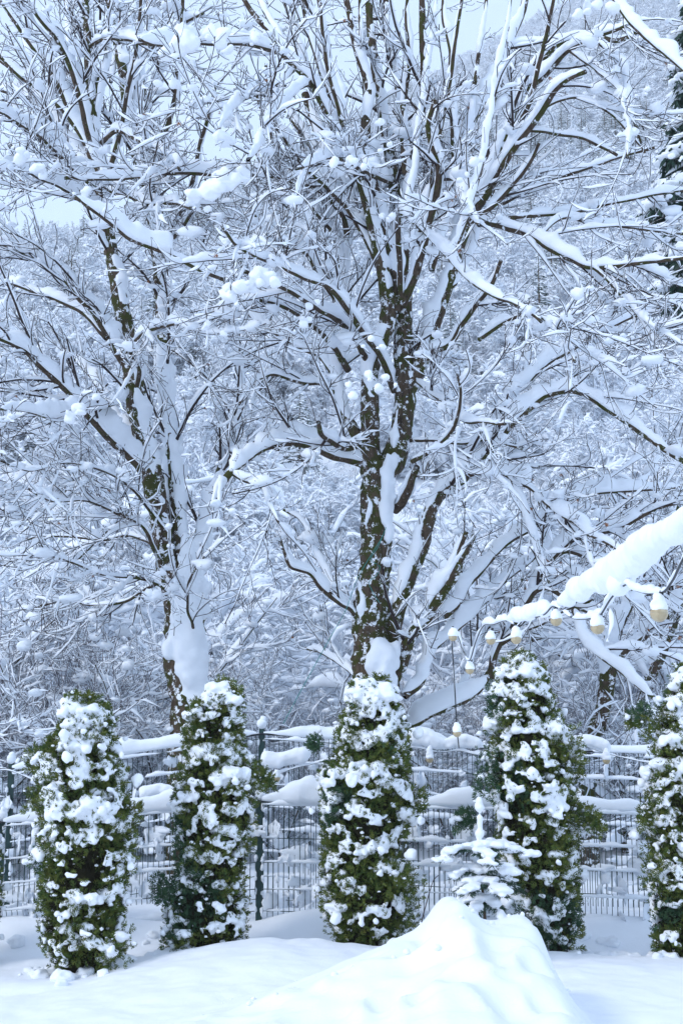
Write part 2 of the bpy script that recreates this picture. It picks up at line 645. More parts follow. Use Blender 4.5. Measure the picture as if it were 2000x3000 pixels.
def gz(x, y):
    return float(ground_z(np.array([x]), np.array([y]))[0])


# ------------------------------------------------------------------ fences
def wire_mesh(name, pts, r, k=5):
    P = np.array(pts, float)[None]
    g = Geo(); V, F = tube(P, np.full(P.shape[:2], r), k); g.add(V, F)
    return g.mesh(name, M_METAL)


def snow_strip(g, A, B, H, r, k=7, step=0.05, lump=0.5, seed=0, gaps=0.25, width=1.0, freq=3.0, sag=0.0):
    L = np.linalg.norm(np.array(B) - np.array(A))
    n = max(4, int(L / step))
    t = np.linspace(0, 1, n)[:, None]
    P = np.array(A)[None] * (1 - t) + np.array(B)[None] * t
    P[:, 2] -= sag * 4 * t[:, 0] * (1 - t[:, 0])
    h = H * (0.62 + 0.55 * vnoise(P, freq, seed) + 0.25 * vnoise(P, freq * 3, seed + 1)) - gaps * H * (vnoise(P, freq * 0.6, seed + 2) > 0.35)
    h = np.clip(h, 0.0, None)
    V, F = snow_tube(P[None], np.full((1, n), r), h[None], k, lump=lump, seed=seed, width=width, vmin=1)
    g.add(V, F)


def build_fence(name, label, Y, xs, topz, basez, rows, folds, loafH, seed, vstep=0.05, wr=0.0033, post_up=0.03):
    x0, x1 = xs[0], xs[-1]
    root = thing(name, label, 'fence', (x0, Y, basez), 'welded mesh fences behind the hedge')
    base = np.array([x0, Y, basez])
    tz = lambda x: float(np.interp(x, xs, topz))
    for i, x in enumerate(xs):
        g = Geo()
        h = tz(x) + post_up - basez + 0.3
        for a, b in (((-.03, .03), None),):
            pass
        bm = bmesh.new(); bmesh.ops.create_cube(bm, size=1)
        bmesh.ops.bevel(bm, geom=bm.edges[:], offset=0.08, segments=1, affect='EDGES')
        V = np.array([v.co[:] for v in bm.verts]) * [0.06, 0.04, h] + [x, Y + 0.035, basez - 0.3 + h / 2]
        me = bpy.data.meshes.new('post')
        for v, c in zip(bm.verts, V - base):
            v.co = c
        bm.to_mesh(me); bm.free(); me.materials.append(M_METAL)
        o = bpy.data.objects.new('post', me); COL.objects.link(o); o.parent = root
        g = Geo()
        C = np.array([[x, Y + 0.03, tz(x) + post_up + 0.03], [x + 0.01, Y + 0.03, tz(x) + post_up + 0.075]])
        V, F = blobs(C, np.array([[0.05, 0.045, 0.055], [0.035, 0.035, 0.04]]), ICO2, seed + i)
        g.add(V, F3=F)
        # clamps and snow caught along the post
        rr = np.random.default_rng(seed + 50 + i)
        nb = 22
        zc = rr.uniform(basez, tz(x), nb)
        C = np.stack([x + rr.choice([-0.03, 0.03], nb), np.full(nb, Y + 0.0), zc], -1)
        V, F = blobs(C, np.stack([rr.uniform(.008, .022, nb), rr.uniform(.01, .02, nb), rr.uniform(.01, .05, nb)], -1), ICO1, seed)
        g.add(V, F3=F)
        sn = g.build('snow', M_SNOW, o, base); sn['kind'] = 'stuff'
    nvis = 0
    for i in range(len(xs) - 1):
        a, b = xs[i] + 0.03, xs[i + 1] - 0.03
        pn = empty_at('mesh_panel', root, (a - x0, 0, 0))
        pb = np.array([a, Y, basez])
        # one upright wire, kinked at the folds, shared by all of the panel
        ht = tz(a) - basez
        pts = [(0, 0, 0.02)]
        for fz in sorted([ht - f for f in folds]):
            pts += [(0, 0, fz - 0.035), (0, -0.03, fz), (0, 0, fz + 0.035)]
        pts += [(0, 0, ht + 0.03)]
        me = wire_mesh('wire', pts, wr, 4)
        cnt = int((b - a) / vstep)
        for k in range(cnt + 1):
            x = a + k * vstep
            o = bpy.data.objects.new('wire', me)
            o.location = (x - a, 0, tz(x) - tz(a))
            COL.objects.link(o); o.parent = pn
        g = Geo()
        for j, f in enumerate(rows):
            za, zb = tz(a) - f - basez, tz(b) - f - basez
            yy = -0.03 if f in folds else 0.0
            me2 = wire_mesh('wire', [(0, yy - 0.004, za), (b - a, yy - 0.004, zb)], wr * 1.15, 4)
            o = bpy.data.objects.new('wire', me2); COL.objects.link(o); o.parent = pn
            if j > 0:
                snow_strip(g, (a, Y + yy, za + basez), (b, Y + yy, zb + basez), 0.048, 0.006, 6, 0.03, 0.7, seed * 7 + i * 31 + j, 0.9, 1.3, 4.0)
        # slabs of snow caught in the mesh
        rr = np.random.default_rng(seed * 13 + i)
        nb = 70
        cx = rr.uniform(a, b, nb)
        cz = np.array([tz(x) for x in cx]) - rr.uniform(0.1, ht * 0.98, nb) ** 1.0
        C = np.stack([cx, np.full(nb, Y + 0.01), cz], -1)
        Rd = np.stack([rr.uniform(.02, .13, nb), rr.uniform(.010, .022, nb), rr.uniform(.015, .09, nb)], -1)
        V, F = blobs(C, Rd, ICO3, seed + i, 0.55, 2.2)
        g.add(V, F3=F)
        sn = g.build('mesh_snow', M_SNOW, pn, pb); sn['kind'] = 'stuff'
    # the loaf along the top
    g = Geo()
    for i in range(len(xs) - 1):
        pa = (xs[i] + 0.02, Y + 0.01, tz(xs[i]) + 0.0)
        pb_ = (xs[i + 1] - 0.02, Y + 0.01, tz(xs[i + 1]) + 0.0)
        snow_strip(g, pa, pb_, loafH, 0.022, 14, 0.03, 0.22, seed + 9 * i, 0.75, 1.15, 1.5, 0.0)
    sn = g.build('top_snow', M_SNOW, root, base); sn['kind'] = 'stuff'
    g = Geo()
    for i in range(len(xs) - 1):
        t = np.linspace(0, 1, 12)[:, None]
        P = np.array([xs[i], Y - 0.005, tz(xs[i])]) * (1 - t) + np.array([xs[i + 1], Y - 0.005, tz(xs[i + 1])]) * t
        P[:, 2] += 0.012 * vnoise(P, 1.5, 3)
        V, F = tube(P[None], np.full((1, 12), 0.011), 6); g.add(V, F)
    g.build('top_rail', M_CABLE, root, base)
    return root


pxs = [-760, 5, 760, 1525, 2290]
fx = [at(p, 2400, 13.6)[0] for p in pxs]
ftop = [at(p, q, 13.6)[2] for p, q in zip(pxs, [2440, 2410, 2346, 2362, 2390])]
build_fence('mesh_fence', 'low dark green mesh fence right behind the hedge, thick snow loaf on top', 13.6, fx, ftop, FBZ,
            [0, .035, .34, .56, .80, 1.0], [.035, .80], 0.20, 3)
pxs = [-770, 30, 765, 1500, 2240]
fx2 = [at(p, 2300, 14.6)[0] for p in pxs]
ftop2 = [at(p, q, 14.6)[2] for p, q in zip(pxs, [2255, 2255, 2150, 2195, 2215])]
build_fence('mesh_fence', 'taller dark green mesh fence in the rear, snow and a sagging cable along its top', 14.6, fx2, ftop2, FBZ,
            [0, .05, .27, .50, .72, .94, 1.16, 1.4, 1.62], [.05, .72], 0.15, 5, post_up=0.07)


# ------------------------------------------------------------------ thujas
def spray_template(kind=0):
    """a flat scale-leaf spray: five narrow blades, x along, y across"""
    V, F = [], []
    blades = [((0, 0), (1, 0), .075), ((.15, 0), (.60, .34), .065), ((.15, 0), (.60, -.34), .065), ((.48, 0), (.86, .22), .055), ((.48, 0), (.86, -.22), .055)]
    for (a, b, w) in blades:
        a = np.array(a); b = np.array(b)
        d = (b - a) / np.linalg.norm(b - a); nn = np.array([-d[1], d[0]])
        m = a + (b - a) * .55
        i = len(V)
        V += [(*a, 0), (*(m - nn * w), .04), (*b, -.05), (*(m + nn * w), .04)]
        F.append((i, i + 1, i + 2, i + 3))
    return np.array(V), np.array(F)


SPV, SPF = spray_template()


def sprays(C, D, L, rng, flat=0.5):
    """C (N,3) bases, D directions, L lengths"""
    N = len(C)
    D = norm(D)
    q = rng.normal(size=(N, 3)); q[:, 2] *= flat
    S = norm(np.cross(D, q)); U = np.cross(S, D)
    V = C[:, None] + (SPV[None, :, 0:1] * D[:, None] + SPV[None, :, 1:2] * S[:, None] + SPV[None, :, 2:3] * U[:, None]) * L[:, None, None]
    F = (SPF[None] + (np.arange(N) * len(SPV))[:, None, None]).reshape(-1, 4)
    return V.reshape(-1, 3), F


def thuja(label, Y, prof, seed, nclump=170, extra=(), snowy=0.75, frost=1.0, front=1.0):
    rng = np.random.default_rng(seed)
    prof = np.array(prof, float)
    pyb = prof[-1, 0]
    cxb = (prof[-1, 1] + prof[-1, 2]) / 2
    bpos = at(cxb, pyb, Y); base = np.array([bpos[0], Y, min(bpos[2], gz(bpos[0], Y)) - 0.02])
    root = thing('thuja', label, 'thuja', base, 'columnar thujas in the hedge row')
    z = np.array([at(p[1], p[0], Y)[2] for p in prof])[::-1]
    cx = np.array([at((p[1] + p[2]) / 2, p[0], Y)[0] for p in prof])[::-1]
    hr = np.array([(p[2] - p[1]) / 2 / FPX * Y for p in prof])[::-1] * .94
    zlo, zhi = z[0] - 0.05, z[-1]
    hr = hr * (1 - .30 * np.clip((z - zlo) / (zhi - zlo) - .72, 0, .28) / .28)
    H = zhi - zlo
    # clump centres
    u = (np.arange(nclump) + rng.uniform(0, 1, nclump)) / nclump
    rng.shuffle(u)
    zz = zlo + H * (0.02 + 0.97 * u)
    phi = rng.uniform(0, 2 * PI, nclump)
    rad = np.interp(zz, z, hr) * rng.uniform(0.55, 0.86, nclump)
    ctr = np.stack([np.interp(zz, z, cx) + rad * np.cos(phi), Y + rad * np.sin(phi) * 0.9, zz], -1)
    outw = np.stack([np.cos(phi), np.sin(phi), np.zeros(nclump)], -1)
    csz = rng.uniform(0.07, 0.13, nclump) * (1 - .45 * np.clip((zz - zlo) / H - .8, 0, .2) / .2)
    for (px, py, s, dy) in extra:
        c = at(px, py, Y + dy)
        ctr = np.vstack([ctr, c]); csz = np.append(csz, s / FPX * Y)
        o = c - np.array([np.interp(c[2], z, cx), Y, c[2]]); outw = np.vstack([outw, norm(o + 1e-5)])
    n = len(ctr)
    # foliage
    per = 105
    ci = np.repeat(np.arange(n), per)
    off = np.clip(rng.normal(size=(n * per, 3)), -1.5, 1.5) * csz[ci][:, None] * [0.62, 0.62, 0.8]
    C = ctr[ci] + off - outw[ci] * 0.02
    D = outw[ci] * 0.65 + np.array([0, 0, 0.55]) + rng.normal(size=(n * per, 3)) * 0.6 + off / csz[ci][:, None] * 0.3
    keep = C[:, 2] > zlo - 0.02
    C, D = C[keep], D[keep]
    L = rng.uniform(0.040, 0.080, len(C))
    V, F = sprays(C, D, L, rng)
    blue = vnoise(C, 2.2, seed) + (C[:, 0] - np.interp(C[:, 2], z, cx)) * -1.2 > 0.45
    g = Geo()
    fm = np.repeat(blue, 5)
    g.add(V, F)
    g.m4 = [fm.astype(int)]
    fol = g
    # inner mass of dark twigs
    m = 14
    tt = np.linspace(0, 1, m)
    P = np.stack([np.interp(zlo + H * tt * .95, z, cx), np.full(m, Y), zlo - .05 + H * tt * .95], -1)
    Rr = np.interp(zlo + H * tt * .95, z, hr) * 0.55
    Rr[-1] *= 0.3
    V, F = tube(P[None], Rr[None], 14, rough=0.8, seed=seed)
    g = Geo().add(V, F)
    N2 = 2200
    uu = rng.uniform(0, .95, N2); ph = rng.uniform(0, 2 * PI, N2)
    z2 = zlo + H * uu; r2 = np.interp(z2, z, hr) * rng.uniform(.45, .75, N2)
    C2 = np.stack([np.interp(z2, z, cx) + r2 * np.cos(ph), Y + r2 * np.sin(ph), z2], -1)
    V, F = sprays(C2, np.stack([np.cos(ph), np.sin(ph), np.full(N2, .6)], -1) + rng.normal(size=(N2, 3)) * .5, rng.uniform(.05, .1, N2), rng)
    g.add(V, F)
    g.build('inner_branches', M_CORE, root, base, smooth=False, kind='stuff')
    # snow pads
    has = rng.uniform(size=n) < snowy * (0.65 + 0.45 * (ctr[:, 2] - zlo) / H)
    BC, BR = [], []
    for i in np.nonzero(has)[0]:
        s = csz[i] * rng.choice([0.25, 0.4, 0.6, 1.0], p=[.22, .28, .30, .20])
        top = ctr[i] + [0, 0, csz[i] * 0.65] + outw[i] * csz[i] * 0.35
        BC.append(top); BR.append((s * rng.uniform(.7, 1.05), s * rng.uniform(.7, 1.0), s * rng.uniform(.42, .62)))
        for k in range(rng.integers(3, 9)):
            q = rng.normal(size=3) * [.8, .8, .15] * s
            q[2] -= 0.45 * max(0, q @ outw[i]) + abs(rng.normal()) * .2 * s
            ss = s * rng.uniform(.2, .5)
            BC.append(top + q + outw[i] * s * .3); BR.append((ss, ss, ss * rng.uniform(.7, 1.3)))
    # irregular patches spread over the outside
    N4 = 12000
    uu = rng.uniform(0, 1, N4) ** .85; ph = rng.uniform(-PI, 0, N4) if False else rng.uniform(0, 2 * PI, N4)
    z4 = zlo + H * uu; rr4 = np.interp(z4, z, hr)
    br = 1 + .16 * vnoise(np.stack([np.cos(ph) * 2, np.sin(ph) * 2, z4 * 4], -1), 1.0, seed)
    C4 = np.stack([np.interp(z4, z, cx) + rr4 * .90 * br * np.cos(ph), Y + rr4 * .84 * br * np.sin(ph), z4], -1)
    fld = .65 * vnoise(C4 * [7, 7, 10], 1, seed) + .85 * vnoise(C4 * [16, 16, 21], 1, seed + 1) + .35 * (uu - .5) + snowy - .74
    sel = fld > 0.12
    C4, f4 = C4[sel], fld[sel]
    r4 = np.clip(.009 + .034 * (f4 - .12), .008, .028) * rng.uniform(.6, 1.3, len(C4))
    BC += list(C4); BR += list(np.stack([r4 * 1.15, r4 * 1.1, r4 * .85], -1))
    for k in range(60):
        uu = rng.uniform(.93, 1.0)
        zt = zlo + H * uu; hh = np.interp(zt, z, hr)
        BC.append(np.array([np.interp(zt, z, cx) + rng.uniform(-1, 1) * hh, Y + rng.uniform(-1, .6) * hh, zt + 0.01]))
        s_ = rng.uniform(.03, .075); BR.append((s_, s_, s_ * .7))
    V, F = blobs(np.array(BC), np.array(BR), ICO2, seed, 0.35)
    V, F = remeshed(V, F, 0.013, 0.009, 30, seed, 1)
    g = Geo().add(V, F)
    # leaf tips poking out through the patches
    m5 = rng.choice(len(C4), 2600)
    a5 = rng.uniform(0, 1, (len(m5), 1))
    o5 = norm(C4[m5] - np.stack([np.interp(C4[m5, 2], z, cx), np.full(len(m5), Y), C4[m5, 2]], -1))
    V5, F5 = sprays(C4[m5] + rng.normal(size=(len(m5), 3)) * .012, o5 * .5 + [0, 0, .7] + rng.normal(size=(len(m5), 3)) * .6, rng.uniform(.035, .07, len(m5)), rng)
    fol.add(V5, F5, mi=0)
    fol.build('foliage', [M_THUJA, M_THUJA2], root, base, smooth=False, kind='stuff')
    # small snow held in the leaf tips
    nf = int(1800 * frost)
    pick = rng.choice(len(C), nf, replace=True)
    hgt = (C[pick, 2] - zlo) / H
    pick = pick[(vnoise(C[pick], 6, seed + 9) + .5 * (hgt - .5) > 0.12)]
    cc = C[pick] + norm(D[pick]) * 0.04 + [0, 0, .012]
    s = rng.uniform(.006, .018, len(pick))
    V, F = blobs(cc, np.stack([s * 1.2, s * 1.2, s * .8], -1), ICO1, seed + 1, 0.3)
    g.add(V, F3=F)
    g.build('snow', M_TSNOW, root, base, kind='stuff')
    return root


thuja('widest thuja, farthest left in full view, with a big snow ball at its foot', 12.0,
      [(2050, 190, 240), (2090, 165, 330), (2150, 150, 350), (2230, 108, 362), (2330, 90, 378), (2420, 120, 398), (2500, 118, 388), (2600, 110, 378),
       (2700, 120, 355), (2780, 125, 380), (2845, 180, 300)], 101, 200,
      extra=[(100, 2350, 26, -.1), (390, 2390, 26, 0), (345, 2770, 40, -.2), (300, 2800, 40, -.25), (130, 2520, 34, -.1), (95, 2230, 22, 0)])
thuja('slim thuja just left of the bare fence post, long snow patch on its upper front', 12.6,
      [(2010, 612, 680), (2035, 590, 718), (2100, 545, 722), (2200, 532, 712), (2300, 520, 738), (2400, 515, 752), (2500, 520, 725), (2600, 512, 715),
       (2640, 485, 725), (2700, 480, 735), (2775, 490, 730)], 202, 165,
      extra=[(765, 2285, 26, -.1), (745, 2265, 24, -.1), (785, 2290, 18, -.1), (465, 2605, 24, -.1), (490, 2620, 24, -.15), (500, 2740, 30, -.2), (550, 2755, 32, -.3)])
thuja('middle thuja below the big maple trunk, heavy snow shelf low on its right side', 12.6,
      [(2003, 1000, 1160), (2050, 988, 1188), (2130, 990, 1200), (2230, 985, 1198), (2260, 930, 1212), (2350, 940, 1228), (2450, 945, 1185), (2550, 930, 1190),
       (2600, 928, 1210), (2700, 940, 1195), (2770, 990, 1170)], 303, 200,
      extra=[(1225, 2345, 26, -.05), (1205, 2590, 40, -.2), (1160, 2580, 38, -.3), (1200, 2700, 32, -.1), (918, 2180, 16, 0), (1120, 2200, 36, -.35)])
thuja('tallest thuja, pointed tip, right behind the little fir, loaded arm drooping to its right', 12.6,
      [(1925, 1500, 1540), (1975, 1440, 1612), (2050, 1412, 1640), (2120, 1425, 1640), (2200, 1432, 1685), (2300, 1405, 1690), (2400, 1440, 1690), (2500, 1465, 1690),
       (2600, 1490, 1690), (2700, 1545, 1690), (2775, 1585, 1665)], 404, 190,
      extra=[(1700, 2390, 26, -.1), (1730, 2400, 24, -.15), (1752, 2430, 20, -.15), (1435, 2250, 44, -.2), (1420, 2300, 36, -.2), (1665, 2180, 38, -.2), (1690, 2240, 24, -.1), (1350, 2410, 20, 0), (1370, 2400, 20, 0)])
thuja('snowy green thuja cut by the right edge of the picture', 12.4,
      [(1960, 1985, 2050), (2040, 1935, 2090), (2130, 1912, 2110), (2250, 1910, 2130), (2400, 1885, 2120), (2500, 1912, 2110), (2600, 1895, 2110), (2700, 1915, 2100),
       (2800, 1930, 2080)], 505, 165,
      extra=[(1880, 2095, 24, .1), (1850, 2110, 18, .1), (1900, 2120, 34, 0), (1895, 2395, 24, -.1), (1920, 2560, 38, -.2)])
thuja('thuja almost wholly beyond the left edge, only its frayed right side showing', 12.6,
      [(2150, -180, -110), (2250, -220, -40), (2350, -225, -20), (2450, -230, -14), (2600, -230, -10), (2700, -225, -14), (2800, -190, -50)], 606, 110)

# ------------------------------------------------------------------ the two big maples, traced limb by limb
# limb: (points [(x, y, bark width)...] in 1568-wide picture units, end depth offset, snow depth, side shoots factor)
def hero(name, label, Yb, trunk, limbs, seed, frac=(1.0, 1.0, 1.0), group=None, trunk_snow=None, side=(0.3, -0.5), mats=None):
    rng = np.random.default_rng(seed)
    trunk = np.array(trunk, float) * [1, 1, .93]
    b = atD(trunk[0][0], trunk[0][1], Yb)
    base = np.array([b[0], Yb, gz(b[0], Yb) - 0.05])
    root = thing(name, label, 'tree', base, group)
    known = []       # (x, y, Y) of every traced point so far, to hang limbs on

    def to_world(pts, Y0, dz):
        pts = np.array(pts, float)
        s = np.concatenate([[0], np.cumsum(np.linalg.norm(np.diff(pts[:, :2], axis=0), axis=1))])
        t = s / s[-1]
        Y = Y0 + dz * t ** 1.1
        W = np.array([[*atD(p[0], p[1], y), p[2] * K / FPX * y / 2] for p, y in zip(pts, Y)])
        for p, y in zip(pts, Y):
            known.append((p[0], p[1], y))
        return W
    tw = to_world(trunk, Yb, 0)
    foot = tw[0].copy(); foot[2] = base[2] - 0.2; foot[3] *= 1.15
    if tw[0][2] > base[2]:
        tw = np.vstack([foot, tw])
    A = resample(tw, 0.06, 0.012, seed)
    V, F = tube(A[None, :, :3], A[None, :, 3], 26, rough=0.24, seed=seed)
    Geo().add(V, F).build('trunk', M_TRUNK, root, base)
    tr_obj = root.children[0]
    LP, LR = [], []
    objs = []
    for li, lb in enumerate(limbs):
        pts, dz, sn = lb[0], lb[1], lb[2]
        dens = lb[3] if len(lb) > 3 else 1.0
        x0, y0 = pts[0][:2]
        if len(lb) > 4 and lb[4] is not None:
            Y0 = lb[4]
        else:
            k = min(known, key=lambda q: (q[0] - x0) ** 2 + (q[1] - y0) ** 2)
            Y0 = k[2]
        W = to_world(pts, Y0, dz)
        A = resample(W, 0.05, 0.012, seed + li)
        r = np.maximum(A[:, 3] * 1.12, 0.006)
        k = 14 if r.max() > 0.04 else 9
        V, F = tube(A[None, :, :3], r[None], k, rough=0.16, seed=seed + li)
        o = Geo().add(V, F).build('branch', M_TRUNK if r.max() > .075 else M_BARK, root, base)
        H = sn * 1.0 * K / FPX * A[:, 1] * (0.5 + 0.5 * r / r.max())
        nn = vnoise(A[:, :3], 2.0, seed + li) * 0.40 + vnoise(A[:, :3], 5.5, seed + li + 1) * 0.35 + vnoise(A[:, :3], 14, seed + li + 1) * 0.18
        H = np.clip(H * (1 + nn), 0.004, None)
        H = H * np.where(vnoise(A[:, :3], 1.3, seed + li + 7) > 0.62, 0.25, 1)
        V, F = snow_tube(A[None, :, :3], r[None], H[None], 14, bias=(side[0] * .7, side[1] * .35), lump=0.42, seed=seed + li, vmin=0.45)
        Geo().add(V, F).build('snow', M_SNOW, o, base)
        # for branching: fixed number of points
        s = np.linspace(0, len(A) - 1, 16)
        i0 = np.minimum(s.astype(int), len(A) - 2); fr = (s - i0)[:, None]
        Q = A[i0] * (1 - fr) + A[i0 + 1] * fr
        LP.append(Q[:, :3]); LR.append(np.maximum(Q[:, 3], .006)); objs.append((o, dens))
    LP, LR = np.array(LP), np.array(LR)
    wt_ = np.array([d for _, d in objs])
    tot = (np.linalg.norm(np.diff(LP, axis=1), axis=2).sum(1) * wt_).sum()
    # side branches: one object each
    M1 = int(min(tot * 4.2 * frac[0], 290))
    P1, R1, idx = children(LP, LR, M1, 20, (0.18, 1.0), (0.6, 1.9), (0.40, 0.95), (0.35, 0.65), up=-0.1, wander=0.42, rng=rng,
                           out=np.array([0, -0.15, -0.1]), weights=wt_, rcap=0.026, tipfall=0.35)
    R1 = np.clip(R1, 0.0055, None)
    ok = in_view(P1, 350, 300)
    P1, R1, idx = P1[ok], R1[ok], idx[ok]
    H1 = (rng.uniform(0.03, 0.095, len(P1)))[:, None] * np.clip(0.8 + 0.8 * vnoise(P1, 5, seed + 3) + .5 * vnoise(P1, 12, seed + 4), .08, 2) * np.linspace(1.15, 0.5, 20)[None]
    for i in range(len(P1)):
        V, F = tube(P1[i:i + 1], R1[i:i + 1], 5)
        g = Geo().add(V, F)
        V, F = snow_tube(P1[i:i + 1], R1[i:i + 1], H1[i:i + 1], 8, bias=(0, 0), lump=0.7, seed=seed + i, vmin=0.10)
        g.add(V, F, mi=1)
        g.build('side_branch', [M_TWIG, M_SNOW], objs[idx[i]][0], base)
    # shoots and twigs
    LL = np.linalg.norm(np.diff(P1, axis=1), axis=2).sum(1).sum()
    P2a, R2a, _ = children(P1, R1, int(LL * 6.4 * frac[1]), 7, (0.08, 1.0), (0.25, 0.75), (0.4, 0.95), (0.5, 0.75), up=0.5, wander=0.5, rng=rng, rcap=0.009, tipfall=0.3)
    P2b, R2b, _ = children(LP, LR, int(tot * 3.0 * frac[1]), 7, (0.15, 1.0), (0.2, 0.8), (0.5, 1.2), (0.15, 0.35), up=0.4, wander=0.6, rng=rng, weights=wt_, rcap=0.008)
    P2 = np.concatenate([P2a, P2b]); R2 = np.clip(np.concatenate([R2a, R2b]), 0.0040, None)
    ok = in_view(P2); P2, R2 = P2[ok], R2[ok]
    LL = np.linalg.norm(np.diff(P2, axis=1), axis=2).sum()
    P3, R3, _ = children(P2, R2, int(LL * 8.5 * frac[2]), 4, (0.1, 1.0), (0.07, 0.24), (0.5, 1.0), (0.6, 0.85), up=0.7, wander=0.4, rng=rng, rcap=0.0045, tipfall=0.1)
    R3 = np.clip(R3, 0.0030, None)
    ok = in_view(P3, 120, 80); P3, R3 = P3[ok], R3[ok]
    g = Geo()
    V, F = tube(P2, R2, 4); g.add(V, F)
    V, F = tube(P3, R3, 3); g.add(V, F)
    g.build('twigs', M_TWIG, root, base, kind='stuff')
    g = Geo()
    keep2 = rng.uniform(size=len(P2)) < 0.9
    Q, q = P2[keep2], R2[keep2]
    H2 = rng.uniform(0.010, 0.048, len(Q))[:, None] * np.clip(.8 + 1.1 * vnoise(Q, 9, seed + 4), .05, 2) * np.linspace(1.1, .7, Q.shape[1])[None]
    V, F = snow_tube(Q, q, H2, 6, bias=(0, 0), width=1.05, vmin=0.0, lump=0.5, seed=seed); g.add(V, F)
    keep3 = rng.uniform(size=len(P3)) < 0.42
    Q, q = P3[keep3], R3[keep3]
    H3 = rng.uniform(0.006, 0.022, len(Q))[:, None] * np.array([1.1, 1.1, .8, .3])[None]
    V, F = snow_tube(Q, q, H3, 4, bias=(0, 0), width=1.2, vmin=0.0); g.add(V, F)
    # clots of snow lodged in the forks
    nb = int(len(P2) * 0.2)
    pk = rng.choice(len(P2), nb)
    C = P2[pk, rng.integers(0, 4, nb)] + [0, 0, 0.02]
    s = rng.uniform(0.018, 0.05, nb) * rng.choice([1, 1, 1.8], nb)
    V, F = blobs(C, np.stack([s * 1.7, s, s * .8], -1), ICO2, seed + 5, 0.45, 1.6); g.add(V, F3=F)
    g.build('twig_snow', M_SNOW, root, base, kind='stuff')
    # last year's dry seed clusters
    me = Geo()
    V, F = sprays(np.zeros((5, 3)), rng.normal(size=(5, 3)) * [.5, .5, .2] + [0, 0, -1.0], rng.uniform(.03, .055, 5), rng)
    me.add(V, F)
    me = me.mesh('seed_cluster', M_LEAF, smooth=False)
    ids = rng.choice(len(P2), min(34, len(P2)), replace=False)
    for i in ids:
        o = bpy.data.objects.new('seed_cluster', me)
        o.location = tuple(P2[i, -1] - base)
        o.rotation_euler = (0, 0, rng.uniform(0, 6.28))
        o.scale = (rng.uniform(.7, 1.2),) * 3
        COL.objects.link(o); o.parent = root
    return root, tr_obj, base


def plaster(trunk_obj, base, segs, Y, seed, voxel=0.03):
    """thick wind-driven snow stuck to a trunk. segs: (x, y, half width, depth offset toward the camera) in picture units"""
    C, Rd = [], []
    rng = np.random.default_rng(seed)
    for s in segs:
        s = np.array(s, float)
        W = np.array([[*atD(p[0], p[1], Y + p[3]), p[2] * K / FPX * Y] for p in s])
        A = resample(W, 0.07)
        for a in A:
            C.append(a[:3]); Rd.append((a[3], a[3] * 0.75, max(a[3], .12)))
            q = a[3] * .45
            C.append(a[:3] + rng.normal(size=3) * [a[3] * .6, .02, .05]); Rd.append((q, q, q * 1.6))
    V, F = blobs(np.array(C), np.array(Rd), ICO2, seed, 0.12)
    V, F = remeshed(V, F, voxel, 0.030, 4.5, seed, 2)
    return Geo().add(V, F).build('snow', M_SNOW, trunk_obj, base)


